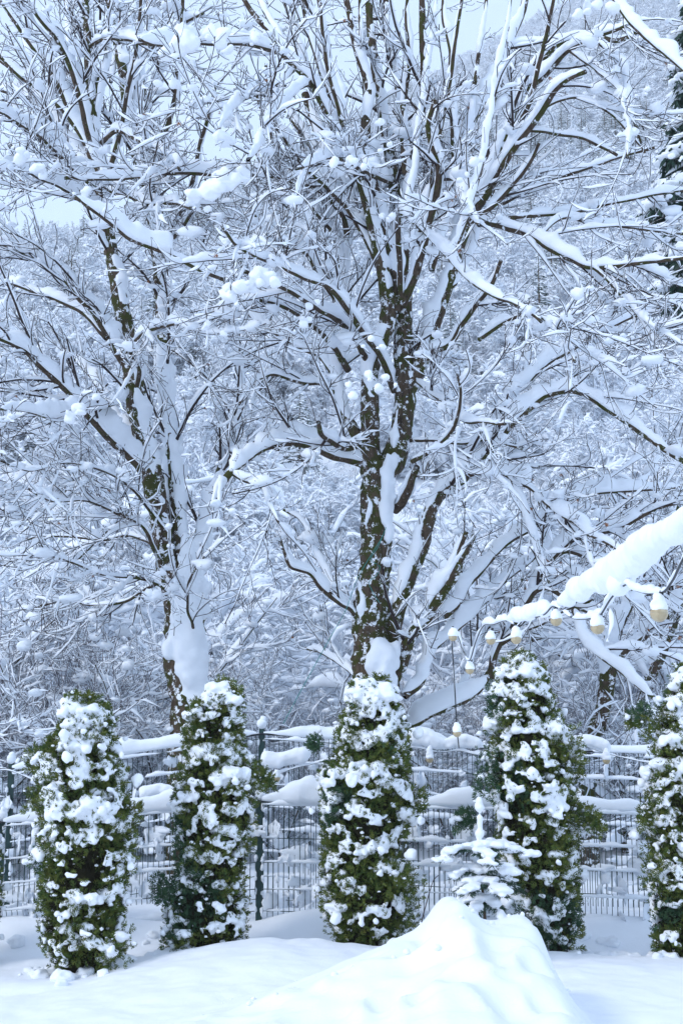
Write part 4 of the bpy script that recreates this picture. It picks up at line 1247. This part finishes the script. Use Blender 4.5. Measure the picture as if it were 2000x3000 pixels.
# ------------------------------------------------------------------ shrubs and frosted trees behind the fence
def woody(name, label, cat, seed, nst, H, spread, n1, n2, n3, l1, l2, l3, arch=0.0, snow=(.02, .012, .008), r0=.02, droop=0.4, tw=M_TWIG, rt=(.0045, .003), k2=4, k3=3, group=None, kb=5, lean=(0, 0), loc=(0, 0, 0), clots=0):
    rng = np.random.default_rng(seed)
    root = thing(name, label, cat, loc, group)
    P0 = np.zeros((nst, 10, 3)); d = rng.normal(size=(nst, 3)) * spread
    d[:, 2] = 1; d[:, 0] += lean[0]; d[:, 1] += lean[1]; d = norm(d)
    P0[:, 0] = rng.normal(size=(nst, 3)) * [.18 * spread, .18 * spread, 0]
    P0[:, 0, 2] = -0.15
    Ls = H * rng.uniform(.7, 1.1, nst)
    bend = norm(d * [1, 1, 0] + 1e-6) * arch
    for k in range(1, 10):
        P0[:, k] = P0[:, k - 1] + d * (Ls / 9)[:, None]
        d = norm(d + bend / 9 * (k / 4.5) + rng.normal(size=(nst, 3)) * .09 - np.array([0, 0, arch * .4 / 9]))
    R0 = np.outer(r0 * rng.uniform(.7, 1.2, nst), np.linspace(1, .3, 10))
    for i in range(nst):
        V, F = tube(P0[i:i + 1], R0[i:i + 1], kb, rough=.1, seed=seed)
        o = Geo().add(V, F).build('stem', M_BARK, root)
        V, F = snow_tube(P0[i:i + 1], R0[i:i + 1], np.full((1, 10), snow[0] * 2.6) * (1 + .5 * vnoise(P0[i:i + 1], 3, seed)), 8, bias=(.2, -.2), lump=.3, seed=seed, vmin=.4)
        Geo().add(V, F).build('snow', M_SNOW, o)
    P1, R1, _ = children(P0, R0, n1, 8, (.12, 1), l1, (.4, .95), (.4, .65), up=.2 - droop, wander=.75, rng=rng, rcap=r0 * .7)
    R1 = np.clip(R1, rt[0], None)
    P2, R2, _ = children(P1, R1, n2, 6, (.1, 1), l2, (.4, .9), (.5, .8), up=.3 - droop, wander=.85, rng=rng, rcap=rt[0] * 1.5, tipfall=.2)
    R2 = np.clip(R2, rt[1] * 1.1, None)
    P3, R3, _ = children(P2, R2, n3, 4, (.1, 1), l3, (.4, .9), (.6, .85), up=.4 - droop, wander=.7, rng=rng, rcap=rt[1] * 1.2, tipfall=.1)
    R3 = np.clip(R3, rt[1], None)
    g = Geo()
    for P, R, k in ((P1, R1, kb), (P2, R2, k2), (P3, R3, k3)):
        V, F = tube(P, R, k); g.add(V, F)
    g.build('twigs', tw, root, kind='stuff')
    g = Geo()
    for P, R, k, h in ((P1, R1, 7, snow[0]), (P2, R2, 6, snow[1]), (P3, R3, 4, snow[2])):
        if h <= 0:
            continue
        Hh = h * rng.uniform(.4, 1.6, (len(P), 1)) * np.linspace(1.1, .7, P.shape[1])[None] * np.clip(.85 + 1.0 * vnoise(P, 5, seed + 2), .1, 2)
        V, F = snow_tube(P, R, Hh, k, bias=(0, 0), width=1.15, vmin=.04, lump=.45 if k > 4 else 0, seed=seed); g.add(V, F)
    if clots:
        pk = rng.integers(0, len(P2), clots)
        C = P2[pk, rng.integers(0, 5, clots)] + [0, 0, .02]
        q = rng.uniform(.03, .085, clots)
        V, F = blobs(C, np.stack([q * 1.5, q * 1.1, q * .75], -1), ICO2, seed + 3, .45, 1.6); g.add(V, F3=F)
    g.build('twig_snow', M_SNOW, root, kind='stuff')
    return root


def place(proto, spots, used):
    for i, (x, y, rot, s) in enumerate(spots):
        o = proto if not used and i == 0 else copy_tree(proto)
        o.location = (x, y, gz(x, y) - .03)
        o.rotation_euler = (0, 0, rot)
        o.scale = (s, s, s)


def X(px, Y):
    return (px - 1000) / FPX * Y


rs = np.random.default_rng(5)
GA = 'bare thicket shrubs behind the fence'
LA = 'bare multi-stemmed shrub with fine dark twigs in the snowy thicket behind the fence'
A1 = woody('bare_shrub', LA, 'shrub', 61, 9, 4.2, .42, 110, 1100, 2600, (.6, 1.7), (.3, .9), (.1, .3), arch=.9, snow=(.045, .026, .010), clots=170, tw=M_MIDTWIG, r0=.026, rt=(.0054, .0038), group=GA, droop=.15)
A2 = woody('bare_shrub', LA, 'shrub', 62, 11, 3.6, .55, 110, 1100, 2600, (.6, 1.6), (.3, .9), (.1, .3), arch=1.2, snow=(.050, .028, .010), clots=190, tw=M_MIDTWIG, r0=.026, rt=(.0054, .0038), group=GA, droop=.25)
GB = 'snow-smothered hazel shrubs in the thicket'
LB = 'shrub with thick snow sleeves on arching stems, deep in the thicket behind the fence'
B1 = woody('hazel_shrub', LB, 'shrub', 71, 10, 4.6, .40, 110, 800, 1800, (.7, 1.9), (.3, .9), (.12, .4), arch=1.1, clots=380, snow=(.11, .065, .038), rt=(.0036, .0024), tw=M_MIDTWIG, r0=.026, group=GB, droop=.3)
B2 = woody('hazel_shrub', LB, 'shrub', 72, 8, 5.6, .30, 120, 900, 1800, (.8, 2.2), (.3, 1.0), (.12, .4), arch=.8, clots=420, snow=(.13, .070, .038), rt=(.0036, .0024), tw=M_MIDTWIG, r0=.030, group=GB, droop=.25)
place(A1, [(X(px, Y), Y, rs.uniform(0, 6.28), s) for px, Y, s in [(60, 18.8, .95), (330, 19.6, .9), (-140, 21, 1.1), (420, 22.5, 1.0), (1750, 21.5, .85), (1480, 22.5, .8), (1180, 23, .75), (820, 20.5, .62)]], False)
place(A2, [(X(px, Y), Y, rs.uniform(0, 6.28), s) for px, Y, s in [(200, 20.5, 1.05), (-40, 18, .8), (520, 20.2, .85), (930, 22.5, .7), (1330, 20.5, .75), (1900, 19.8, .9), (2150, 22, 1.0), (1620, 24, .9)]], False)
place(B1, [(X(px, Y), Y, rs.uniform(0, 6.28), s) for px, Y, s in [(30, 26, 1.15), (250, 25, 1.05), (450, 28, 1.1), (1450, 27, 1.2), (1700, 26, 1.3), (2000, 25, 1.25), (620, 30, .8), (1250, 31, 1.0), (140, 32, 1.4), (1560, 34, 1.6)]], False)
place(B2, [(X(px, Y), Y, rs.uniform(0, 6.28), s) for px, Y, s in [(-80, 24, 1.05), (380, 31, 1.2), (1550, 30, 1.3), (1850, 29, 1.45), (1350, 33, 1.25), (2150, 27, 1.3), (1150, 34, 1.1), (-150, 30, 1.5), (1750, 36, 1.6), (280, 36, 1.3)]], False)

GF = 'frosted young trees on the lower slope'
LF = 'young deciduous tree wholly white with frost and snow on the lower slope of the wood'
FR = []
for i, (sd, arch, dr, sp) in enumerate([(81, 1.2, .5, .40), (82, .6, .2, .32), (83, 1.6, .9, .5), (84, .3, 0, .3)]):
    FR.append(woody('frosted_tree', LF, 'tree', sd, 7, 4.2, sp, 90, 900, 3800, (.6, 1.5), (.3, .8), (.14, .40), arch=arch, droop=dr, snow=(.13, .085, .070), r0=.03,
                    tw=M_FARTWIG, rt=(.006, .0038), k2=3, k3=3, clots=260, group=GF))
used = [False] * 4
for j in range(150):
    if j < 46:
        Y = rs.uniform(38, 52); px = rs.uniform(520, 1150) if j < 26 else rs.uniform(-200, 2200)
    else:
        Y = rs.uniform(46, 92); px = rs.uniform(-250, 2250)
    k = int(rs.integers(0, 4))
    s = rs.uniform(.8, 1.35) * (1 + max(0, Y - 50) / 130)
    place(FR[k], [(X(px, Y), Y, rs.uniform(0, 6.28), s)], used[k]); used[k] = True


def conifer(name, label, cat, seed, H, Rb, nb, loc=(0, 0, 0), group=None, curtain=0, zr=None, det=1.0, snow_h=.05, nl=.06):
    rng = np.random.default_rng(seed)
    root = thing(name, label, cat, loc, group)
    V, F = tube(np.array([[[0, 0, -.3], [0, 0, H * .5], [0, 0, H]]]), np.array([[H * .016, H * .010, .01]]), 8)
    Geo().add(V, F).build('trunk', M_BARK, root)
    gN, gS = Geo(), Geo()
    for i in range(nb):
        u = (i + rng.uniform()) / nb
        z = H * (.04 + .95 * u)
        if zr and not (zr[0] < z < zr[1]):
            continue
        L = Rb * (1 - u) ** .8 * rng.uniform(.75, 1.1) + .12
        ph = rng.uniform(0, 2 * PI)
        n = 8
        t = np.linspace(0, 1, n)
        hor = L * t
        zz = z + L * (.12 * t - .62 * t ** 2 + .18 * t ** 3)
        P = np.stack([hor * math.cos(ph), hor * math.sin(ph), zz], -1)[None]
        P = P + .03 * L * vnoise(P, 3 / max(L, .3), seed + i)[..., None]
        R = np.linspace(.018 * L + .004, .004, n)[None]
        g = gN
        V, F = tube(P, R, 4); g.add(V, F)
        # needle sprays along the bough and on hanging side twigs
        m = int(26 * L * det) + 6
        tt = rng.uniform(.1, 1, m); f = tt * (n - 1); i0 = np.minimum(f.astype(int), n - 2); fr = (f - i0)[:, None]
        C = P[0, i0] * (1 - fr) + P[0, i0 + 1] * fr
        side = rng.choice([-1, 1], m)
        D = np.stack([math.cos(ph) * .6 - math.sin(ph) * side, math.sin(ph) * .6 + math.cos(ph) * side, -rng.uniform(.1, .6, m) - curtain], -1)
        Ln = rng.uniform(.6, 1.2, m) * (.10 + .22 * L * (1 - .6 * tt)) * (1 + curtain * .8)
        V, F = sprays(C, D, Ln, rng, flat=.15); g.add(V, F)
        Hs = snow_h * (1 + .6 * vnoise(P[..., :], 4, seed + i)) * np.linspace(.6, 1.1, n)[None]
        V, F = snow_tube(P, R + .02 * L + .01, Hs, 8, bias=(0, 0), lump=.35, seed=seed + i, width=1.5); gS.add(V, F)
        pk = rng.uniform(size=m) < .6
        Cs = C[pk] + norm(D[pk]) * Ln[pk][:, None] * .45 + [0, 0, .01]
        rr = Ln[pk] * .32
        V, F = blobs(Cs, np.stack([rr * 1.1, rr * 1.1, rr * .4], -1), ICO1, seed + i, .4); gS.add(V, F3=F)
    gN.build('needles', M_SPRUCE, root, smooth=False, kind='stuff')
    gS.build('snow', M_SNOW, root, kind='stuff')
    return root


GC = 'snowy spruces scattered on the slope'
LC = 'small dark spruce with snow-covered boughs among the frosted trees of the slope'
C1 = conifer('spruce_tree', LC, 'tree', 91, 6.0, 1.5, 70, group=GC)
sp_c = [(X(875, 62), 62, 0.3, 1.0), (X(900, 64), 64, 1.3, .8), (X(1330, 85), 85, 2, 1.1), (X(60, 75), 75, 1, 1.1), (X(330, 95), 95, 1, 1.2), (X(1640, 105), 105, 4, 1.3), (X(560, 88), 88, 5, .9)]
place(C1, sp_c, False)

# tall spruce at the upper right, seen in slices behind the maple twigs
T = at(2215, 2400, 23.0)
SPR = conifer('spruce_tree', 'tall dark green spruce with hanging curtain twigs at the upper right edge', 'tree', 95, 17.5, 2.4, 260, (T[0], 23.0, gz(T[0], 23.0)), None, 2.6, (9.6, 17.4), 2.4, .09)

# the wooded hillside: one far-off mass
src = bpy.data.collections.new('forest_sources')
far_src = []
for i, (sd, arch, dr, sp) in enumerate([(181, 1.0, .3, .35), (182, .5, .1, .30), (183, 1.3, .5, .42)]):
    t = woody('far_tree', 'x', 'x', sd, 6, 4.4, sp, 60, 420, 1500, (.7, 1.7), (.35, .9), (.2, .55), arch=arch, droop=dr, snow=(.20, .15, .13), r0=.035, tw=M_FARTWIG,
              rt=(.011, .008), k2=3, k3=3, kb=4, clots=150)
    far_src.append(t)
far_src.append(conifer('far_tree', 'x', 'x', 191, 6.5, 1.4, 60, det=.6))
joined = []
for t in far_src:
    g = Geo()
    mats = []
    for ch in list(t.children_recursive):
        me = ch.data
        V = np.empty(len(me.vertices) * 3, np.float32); me.vertices.foreach_get('co', V)
        ls = np.empty(len(me.polygons), np.int32); me.polygons.foreach_get('loop_start', ls)
        lt = np.empty(len(me.polygons), np.int32); me.polygons.foreach_get('loop_total', lt)
        lv = np.empty(len(me.loops), np.int32); me.loops.foreach_get('vertex_index', lv)
        m = me.materials[0]
        if m not in mats:
            mats.append(m)
        q = ls[lt == 4]; t3 = ls[lt == 3]
        F4 = np.stack([lv[q + k] for k in range(4)], -1) if len(q) else None
        F3 = np.stack([lv[t3 + k] for k in range(3)], -1) if len(t3) else None
        g.add(V.reshape(-1, 3), F4, F3, mats.index(m))
        bpy.data.objects.remove(ch)
    bpy.data.objects.remove(t)
    o = bpy.data.objects.new('forest_tree', g.mesh('forest_tree', mats))
    src.objects.link(o); joined.append(o)
pts, scl, rot, pid = [], [], [], []
Yc = 92.0
while Yc < 715:
    hw = Yc * .30 + 12
    sz = 4.6 + 4.2 * min(1, (Yc - 60) / 350)
    step = sz * .42
    nrow = int(2 * hw / step)
    xs = (np.arange(nrow) + rs.uniform(-.5, .5, nrow)) * step - hw
    for x in xs:
        y = Yc + rs.uniform(-.6, .6) * sz * .5
        pts.append((x, y, 0)); scl.append(sz / 4.4 * rs.uniform(.65, 1.25)); rot.append(rs.uniform(0, 6.28))
        cl = rs.uniform()
        pid.append(3 if cl < .05 else int(rs.integers(0, 3)))
    Yc += sz * .55
pts = np.array(pts)
pts[:, 2] = ground_z(pts[:, 0], pts[:, 1]) - .2
pid = np.array(pid)
pid[(vnoise(pts, .012, 77) > .35) & (rs.uniform(size=len(pid)) < .35)] = 3
me = bpy.data.meshes.new('hillside_forest')
me.vertices.add(len(pts)); me.vertices.foreach_set('co', pts.astype(np.float32).ravel())
for nm, dat, ty in (('scl', scl, 'FLOAT'), ('rot', rot, 'FLOAT'), ('pid', pid, 'INT')):
    a = me.attributes.new(nm, ty, 'POINT'); a.data.foreach_set('value', np.array(dat, np.float32 if ty == 'FLOAT' else np.int32))
fo = bpy.data.objects.new('hillside_forest', me); COL.objects.link(fo); fo['kind'] = 'stuff'
ng = bpy.data.node_groups.new('forest', 'GeometryNodeTree')
ng.interface.new_socket('Geometry', in_out='INPUT', socket_type='NodeSocketGeometry')
ng.interface.new_socket('Geometry', in_out='OUTPUT', socket_type='NodeSocketGeometry')
gi, go = ng.nodes.new('NodeGroupInput'), ng.nodes.new('NodeGroupOutput')
iop = ng.nodes.new('GeometryNodeInstanceOnPoints')
gti = ng.nodes.new('GeometryNodeGeometryToInstance')
for o in joined:
    oi = ng.nodes.new('GeometryNodeObjectInfo'); oi.inputs['Object'].default_value = o; oi.inputs['As Instance'].default_value = True
for o in reversed([n for n in ng.nodes if n.bl_idname == 'GeometryNodeObjectInfo']):
    ng.links.new(o.outputs['Geometry'], gti.inputs[0])
ng.links.new(gi.outputs[0], iop.inputs['Points'])
ng.links.new(gti.outputs[0], iop.inputs['Instance'])
iop.inputs['Pick Instance'].default_value = True


def named(nm, ty):
    n = ng.nodes.new('GeometryNodeInputNamedAttribute'); n.data_type = ty; n.inputs['Name'].default_value = nm
    return n.outputs['Attribute']


ng.links.new(named('pid', 'INT'), iop.inputs['Instance Index'])
cx_ = ng.nodes.new('ShaderNodeCombineXYZ'); ng.links.new(named('rot', 'FLOAT'), cx_.inputs[2])
er = ng.nodes.new('FunctionNodeEulerToRotation'); ng.links.new(cx_.outputs[0], er.inputs[0])
ng.links.new(er.outputs[0], iop.inputs['Rotation'])
ng.links.new(named('scl', 'FLOAT'), iop.inputs['Scale'])
ng.links.new(iop.outputs[0], go.inputs[0])
fo.modifiers.new('forest', 'NODES').node_group = ng

# ------------------------------------------------------------------ little fir behind the heap
def little_fir():
    rng = np.random.default_rng(12)
    Y = 11.9
    b = at(1425, 2720, Y)
    base = np.array([b[0], Y, b[2] - .15])
    root = thing('fir_sapling', 'little fir half buried behind the snow heap, its flat boughs loaded with snow', 'fir', base)
    top = at(1400, 2440, Y)
    P = np.array([[base, base * .5 + top * .5, top]])
    V, F = tube(resample(P[0], .05)[None], np.linspace(.016, .006, len(resample(P[0], .05)))[None], 6)
    Geo().add(V, F).build('trunk', M_BARK, root, base)
    A = resample(np.array([at(1402, 2340, Y), at(1405, 2400, Y), at(1402, 2490, Y)]), .02)
    V, F = blobs(A, np.stack([np.clip(.020 + .012 * rng.normal(size=len(A)), .006, .05)] * 3, -1), ICO2, 4)
    gl = Geo(); V, F = remeshed(V, F, .010, .004, 30); gl.add(V, F)
    gl.build('leader_snow', M_TSNOW, root, base, kind='stuff')
    boughs = [((1402, 2490), (1290, 2505), -.1, 30), ((1402, 2490), (1540, 2497), .05, 32), ((1405, 2500), (1440, 2520), -.35, 22),
              ((1405, 2560), (1335, 2570), -.1, 26), ((1405, 2560), (1500, 2560), -.15, 28), ((1408, 2590), (1370, 2610), -.35, 26), ((1408, 2590), (1470, 2620), -.3, 28),
              ((1410, 2640), (1330, 2660), -.1, 26), ((1410, 2640), (1480, 2680), -.25, 26), ((1412, 2640), (1380, 2690), -.35, 22), ((1412, 2600), (1350, 2610), .3, 22),
              ((1412, 2560), (1520, 2600), .3, 22), ((1402, 2490), (1480, 2470), .35, 18)]
    for (a, c, dy, sw) in boughs:
        A = at(*a, Y); B = at(*c, Y + dy)
        t = np.linspace(0, 1, 10)[:, None]
        dp = rng.uniform(.0, .06)
        P = (A * (1 - t) + B * t); P[:, 2] += .03 * np.sin(t[:, 0] * PI) - dp * t[:, 0] ** 2
        P = P[None]
        R = np.linspace(.007, .003, 10)[None]
        g = Geo(); V, F = tube(P, R, 5); g.add(V, F)
        L = np.linalg.norm(B - A)
        m = int(L * 800) + 60
        tt = rng.uniform(.05, 1.0, m); C = A * (1 - tt[:, None]) + B * tt[:, None]; C[:, 2] += .03 * np.sin(tt * PI) - dp * tt ** 2
        d = norm(B - A); s = np.cross(d, [0, 0, 1])
        # side twiglets
        off = rng.uniform(0, 1, m)[:, None] * .12 * (1 - .5 * tt[:, None])
        sd = rng.choice([-1, 1], m)[:, None]
        C2 = C + (s * sd * .8 + d * .6) * off
        D = (s * sd + d * .7 + rng.normal(size=(m, 3)) * .5); D[:, 2] -= .5
        N3 = np.repeat(C2[:, None], 4, 1); Dn = norm(D)
        w = np.cross(Dn, rng.normal(size=(m, 3))); w = norm(w) * .0036
        ln = rng.uniform(.028, .048, m)[:, None]
        V = np.stack([C2 - w, C2 + w, C2 + Dn * ln + w * .3, C2 + Dn * ln - w * .3], 1).reshape(-1, 3)
        g.add(V, np.arange(m * 4).reshape(-1, 4))
        o = g.build('bough', M_FIR, root, base, smooth=False)
        nb = int(L * 30) + 4
        tt = np.linspace(.05, 1.02, nb); C = A * (1 - tt[:, None]) + B * tt[:, None]; C[:, 2] += .03 * np.sin(tt * PI) + .026 - dp * tt ** 2
        C = C + rng.normal(size=(nb, 3)) * [.02, .025, .008]
        rr = sw / FPX * Y * rng.uniform(.35, .95, nb)
        V, F = blobs(C, np.stack([rr, rr * 1.2, rr * .48], -1), ICO2, 8, .4)
        V, F = remeshed(V, F, .010, .005, 26)
        Geo().add(V, F).build('snow', M_TSNOW, o, base)


little_fir()

# ------------------------------------------------------------------ string lights
def light_string(name, label, cable, loafs, bulbs, rc=0.0046, mat=M_CABLE, sheath=True):
    W = np.array([[*at(p[0], p[1], p[2]), 0] for p in cable])
    base = W[0, :3].copy()
    root = thing(name, label, 'light string', base, 'outdoor bulb strings')
    A = resample(W, .04, .003, 3)[:, :3]
    V, F = tube(A[None], np.full((1, len(A)), rc), 6)
    Geo().add(V, F).build('cable', mat, root, base)
    if sheath:
        H = np.clip(.022 + .03 * vnoise(A, 6, 5) + .015 * vnoise(A, 15, 6), .0, None)
        V, F = snow_tube(A[None], np.full((1, len(A)), rc), H[None], 8, bias=(0, 0), lump=.3, seed=5, width=1.3, vmin=.25)
        Geo().add(V, F).build('cable_snow', M_TSNOW, root, base)
    for j, lf in enumerate(loafs):
        W = np.array([[*at(p[0], p[1], p[3]), p[2] / FPX * p[3] / 2] for p in lf])
        Q = resample(W, .02)
        t = np.linspace(0, 1, len(Q)); e = np.clip(np.minimum(t, 1 - t) * 12 + .25, 0, 1) ** .5
        r = Q[:, 3] * e
        V, F = blobs(Q[:, :3], np.stack([r * .8, r * .8, r], -1), ICO3, 5 + j, .05)
        V, F = remeshed(V, F, .010 if len(Q) < 90 else .012, .020, 8, j, 1)
        Geo().add(V, F).build('snow_loaf', M_TSNOW, root, base)
    for (px, py, Y, w, capw, caph, tilt) in bulbs:
        c = at(px, py, Y); r = w / FPX * Y / 2
        bm = bmesh.new(); bmesh.ops.create_uvsphere(bm, u_segments=24, v_segments=16, radius=r)
        for v in bm.verts:
            if v.co.z > 0:
                v.co.z *= 1.25
                f = 1 - .35 * (v.co.z / (r * 1.25)) ** 2
                v.co.x *= f; v.co.y *= f
        me = bpy.data.meshes.new('bulb'); bm.to_mesh(me); bm.free(); me.materials.append(M_BULB)
        for p in me.polygons:
            p.use_smooth = True
        o = bpy.data.objects.new('bulb', me); o.location = tuple(c - base); COL.objects.link(o); o.parent = root
        # seam ring
        th = np.linspace(0, 2 * PI, 25)
        ring = np.stack([np.cos(th) * r * 1.01, np.sin(th) * r * 1.01, np.full(25, r * .02)], -1)[None]
        V, F = tube(ring, np.full((1, 25), r * .035), 5); Geo().add(V, F).build('seam', M_BULB, o)
        V, F = tube(np.array([[[0, 0, r * 1.0], [tilt * r * .5, 0, r * 1.7], [tilt * r, 0, r * 2.5]]]), np.array([[r * .34, r * .34, r * .22]]), 8)
        Geo().add(V, F).build('socket', M_CABLE, o)
        C, Rd = [], []
        rr = np.random.default_rng(int(px))
        for k in range(16):
            u = k / 15
            C.append((rr.normal() * r * .12 * capw + capw * 0 - tilt * r * .1 * u, rr.normal() * r * .12, r * (.28 + caph * 1.5 * u)))
            q = r * (1.02 * capw * (1 - .55 * u ** 1.5))
            Rd.append((q, q, q * .75))
        V, F = blobs(np.array(C), np.array(Rd), ICO2, int(px), .15)
        V = V[:, :]
        V[:, 2] = np.maximum(V[:, 2], r * (.12 + .12 * np.sin(V[:, 0] / r * 4)))
        V, F = remeshed(V, F, r * .16, r * .04, 2.5 / r, 3, 2)
        Geo().add(V, F).build('snow_cap', M_TSNOW, o)
    return root


light_string('string_lights', 'black cable of frosted bulbs coming in from the right edge, sagging under snow',
             [(2080, 1500, 3.9), (2000, 1641, 4.2), (1967, 1703, 4.5), (1939, 1735, 4.7), (1896, 1737, 5.0), (1853, 1725, 5.3), (1833, 1711, 5.5), (1790, 1750, 5.8), (1759, 1799, 6.1),
              (1733, 1809, 6.3), (1680, 1811, 6.8), (1642, 1783, 7.2), (1618, 1775, 7.4), (1594, 1799, 7.6), (1561, 1809, 7.9), (1537, 1804, 8.2), (1515, 1835, 8.3), (1484, 1818, 8.7), (1446, 1828, 9.2),
              (1415, 1833, 9.6), (1393, 1880, 10), (1375, 1935, 10.3), (1360, 1919, 10.4), (1341, 1865, 10.4), (1322, 1850, 10.4), (1329, 1976, 10.6), (1336, 2110, 10.8), (1343, 2191, 11.2)],
             [[(2100, 1450, 70, 3.9), (2000, 1528, 74, 4.2), (1930, 1575, 84, 4.7), (1860, 1630, 104, 5.3), (1810, 1668, 118, 5.7), (1775, 1690, 92, 6.0), (1720, 1712, 66, 6.4), (1680, 1735, 60, 6.8), (1640, 1762, 48, 7.2)],
              [(1815, 1690, 60, 5.6), (1808, 1730, 56, 5.6)],
              [(1600, 1782, 44, 7.6), (1570, 1785, 46, 7.8), (1545, 1795, 40, 8.0), (1515, 1800, 40, 8.3), (1495, 1812, 30, 8.6)],
              [(1785, 1780, 26, 5.9), (1790, 1830, 28, 5.9), (1775, 1885, 20, 5.9)]],
             [(1929, 1796, 4.7, 53, .95, 1.15, .4), (1749, 1838, 6.1, 41, 1.0, 1.0, .8), (1628, 1817, 7.3, 35, 1.0, .9, 0), (1511, 1872, 8.3, 31, 1.0, 1.3, .7), (1437, 1875, 9.3, 28, 1.0, 1.0, .4),
              (1326, 1866, 10.4, 25, 1.15, 1.1, 0), (1375, 1963, 10.4, 25, 1.0, 1.1, .5), (1338, 2147, 10.8, 25, 1.0, 1.3, 0)])
light_string('string_lights', 'thin sagging cable with a few dull bulbs strung along the top of the rear fence',
             [(-60, 2300, 13.9), (20, 2256, 13.9), (200, 2330, 13.9), (405, 2353, 13.9), (515, 2345, 13.9), (640, 2300, 13.9), (760, 2290, 13.9), (812, 2270, 13.9), (860, 2252, 13.9), (910, 2240, 13.9), (1050, 2210, 13.9),
              (1198, 2190, 13.9), (1280, 2204, 13.9), (1345, 2200, 13.9), (1415, 2212, 13.9), (1560, 2190, 13.9), (1680, 2181, 13.9), (1784, 2210, 13.9), (1886, 2233, 13.9), (2010, 2250, 13.9), (2150, 2230, 13.9)],
             [[(1195, 2165, 40, 13.9), (1240, 2160, 50, 13.9), (1300, 2180, 34, 13.9), (1350, 2170, 44, 13.9), (1410, 2180, 36, 13.9)], [(1680, 2168, 30, 13.9), (1740, 2175, 34, 13.9), (1775, 2190, 40, 13.9)],
              [(775, 2220, 50, 13.9), (830, 2225, 44, 13.9), (900, 2205, 46, 13.9)], [(415, 2325, 44, 13.9), (470, 2315, 36, 13.9), (520, 2325, 30, 13.9)]],
             [(1258, 2224, 13.8, 22, 1.0, 2.0, 0), (1775, 2228, 13.8, 22, 1.1, 1.8, 0), (810, 2280, 13.8, 22, 1.0, 1.2, 0), (523, 2347, 13.8, 20, 1.0, 1.0, 0)], rc=.004)
# teal wire up the centre trunk
W = np.array([[*at(x, y, Y), 0] for x, y, Y in [(830, 2120, 14.4), (900, 1990, 14.6), (960, 1880, 14.9), (1010, 1790, 15.3), (1045, 1700, 15.8), (1090, 1620, 15.95), (1118, 1575, 15.95), (1130, 1545, 15.95), (1108, 1600, 15.92), (1085, 1640, 15.92),
                                                   (1113, 1660, 15.92), (1100, 1690, 15.9), (1080, 1705, 15.9), (1095, 1740, 15.9), (1112, 1765, 15.9)]])
A = resample(W, .05, .004)[:, :3]
V, F = tube(A[None], np.full((1, len(A)), .0035), 5)
o = Geo().add(V - W[0, :3], F).build('teal_wire', M_TEAL)
o.location = tuple(W[0, :3])
tag(o, 'thin teal wire wound on the centre maple trunk, slack end down to the fence', 'wire')
# dead stalk poking out of the heap
W = np.array([[*at(x, y, 10.9), 0] for x, y in [(1226, 2740), (1240, 2680), (1256, 2620), (1270, 2580), (1284, 2566)]])
A = resample(W, .03, .004)[:, :3]
b0 = W[0, :3]
o = Geo().add(*(lambda VF: (VF[0] - b0, VF[1]))(tube(A[None], np.linspace(.005, .003, len(A))[None], 5))).build('dry_stalk', M_TWIG)
o.location = tuple(b0)
tag(o, 'bare dry stalk sticking up left of the snow heap peak', 'stalk')

# ------------------------------------------------------------------ the pale winter air
bm = bmesh.new(); bmesh.ops.create_cube(bm, size=1)
me = bpy.data.meshes.new('haze')
X0, X1, Y0_, Y1, Z0, Z1 = -480, 480, -40, 800, -40, 620
for v in bm.verts:
    v.co = (X0 + (v.co.x + .5) * (X1 - X0), Y0_ + (v.co.y + .5) * (Y1 - Y0_), Z0 + (v.co.z + .5) * (Z1 - Z0))
bm.to_mesh(me); bm.free()
hm = bpy.data.materials.new('haze'); hm.use_nodes = True
nt = hm.node_tree
for n in list(nt.nodes):
    nt.nodes.remove(n)
o_ = nt.nodes.new('ShaderNodeOutputMaterial'); pv = nt.nodes.new('ShaderNodeVolumePrincipled')
pv.inputs['Color'].default_value = (0.97, 0.985, 1.0, 1); pv.inputs['Density'].default_value = 0.00045
nt.links.new(pv.outputs[0], o_.inputs['Volume'])
me.materials.append(hm)
hz = bpy.data.objects.new('haze', me); COL.objects.link(hz); hz['kind'] = 'stuff'

# clods that slid off the hedge, lying round its foot
rng = np.random.default_rng(404)
C, Rd = [], []
for px, Y, n in [(120, 12.2, 9), (230, 11.75, 7), (370, 12.1, 8), (480, 12.4, 7), (700, 12.5, 5), (960, 12.45, 5), (1210, 12.4, 7), (1660, 12.5, 8), (1740, 12.7, 6), (1880, 12.4, 7), (1700, 13.2, 6), (430, 13.2, 5), (40, 13.1, 5)]:
    for k in range(n):
        x = X(px, Y) + rng.normal() * .12; y = Y + rng.normal() * .10
        r = rng.uniform(.02, .075)
        C.append((x, y, gz(x, y) + r * .2)); Rd.append((r * 1.2, r * 1.1, r * .8))
for k in range(50):
    x = rng.uniform(-.9, 1.9); y = rng.uniform(9.3, 10.3); r = rng.uniform(.006, .022)
    C.append((x, y, gz(x, y) + r * .3)); Rd.append((r * 1.2, r * 1.2, r))
V, F = blobs(np.array(C), np.array(Rd), ICO3, 9, .4, 1.7)
V, F = remeshed(V, F, .012, .006, 20, 3, 2)
Geo().add(V, F).build('fallen_snow', M_TSNOW, kind='stuff')
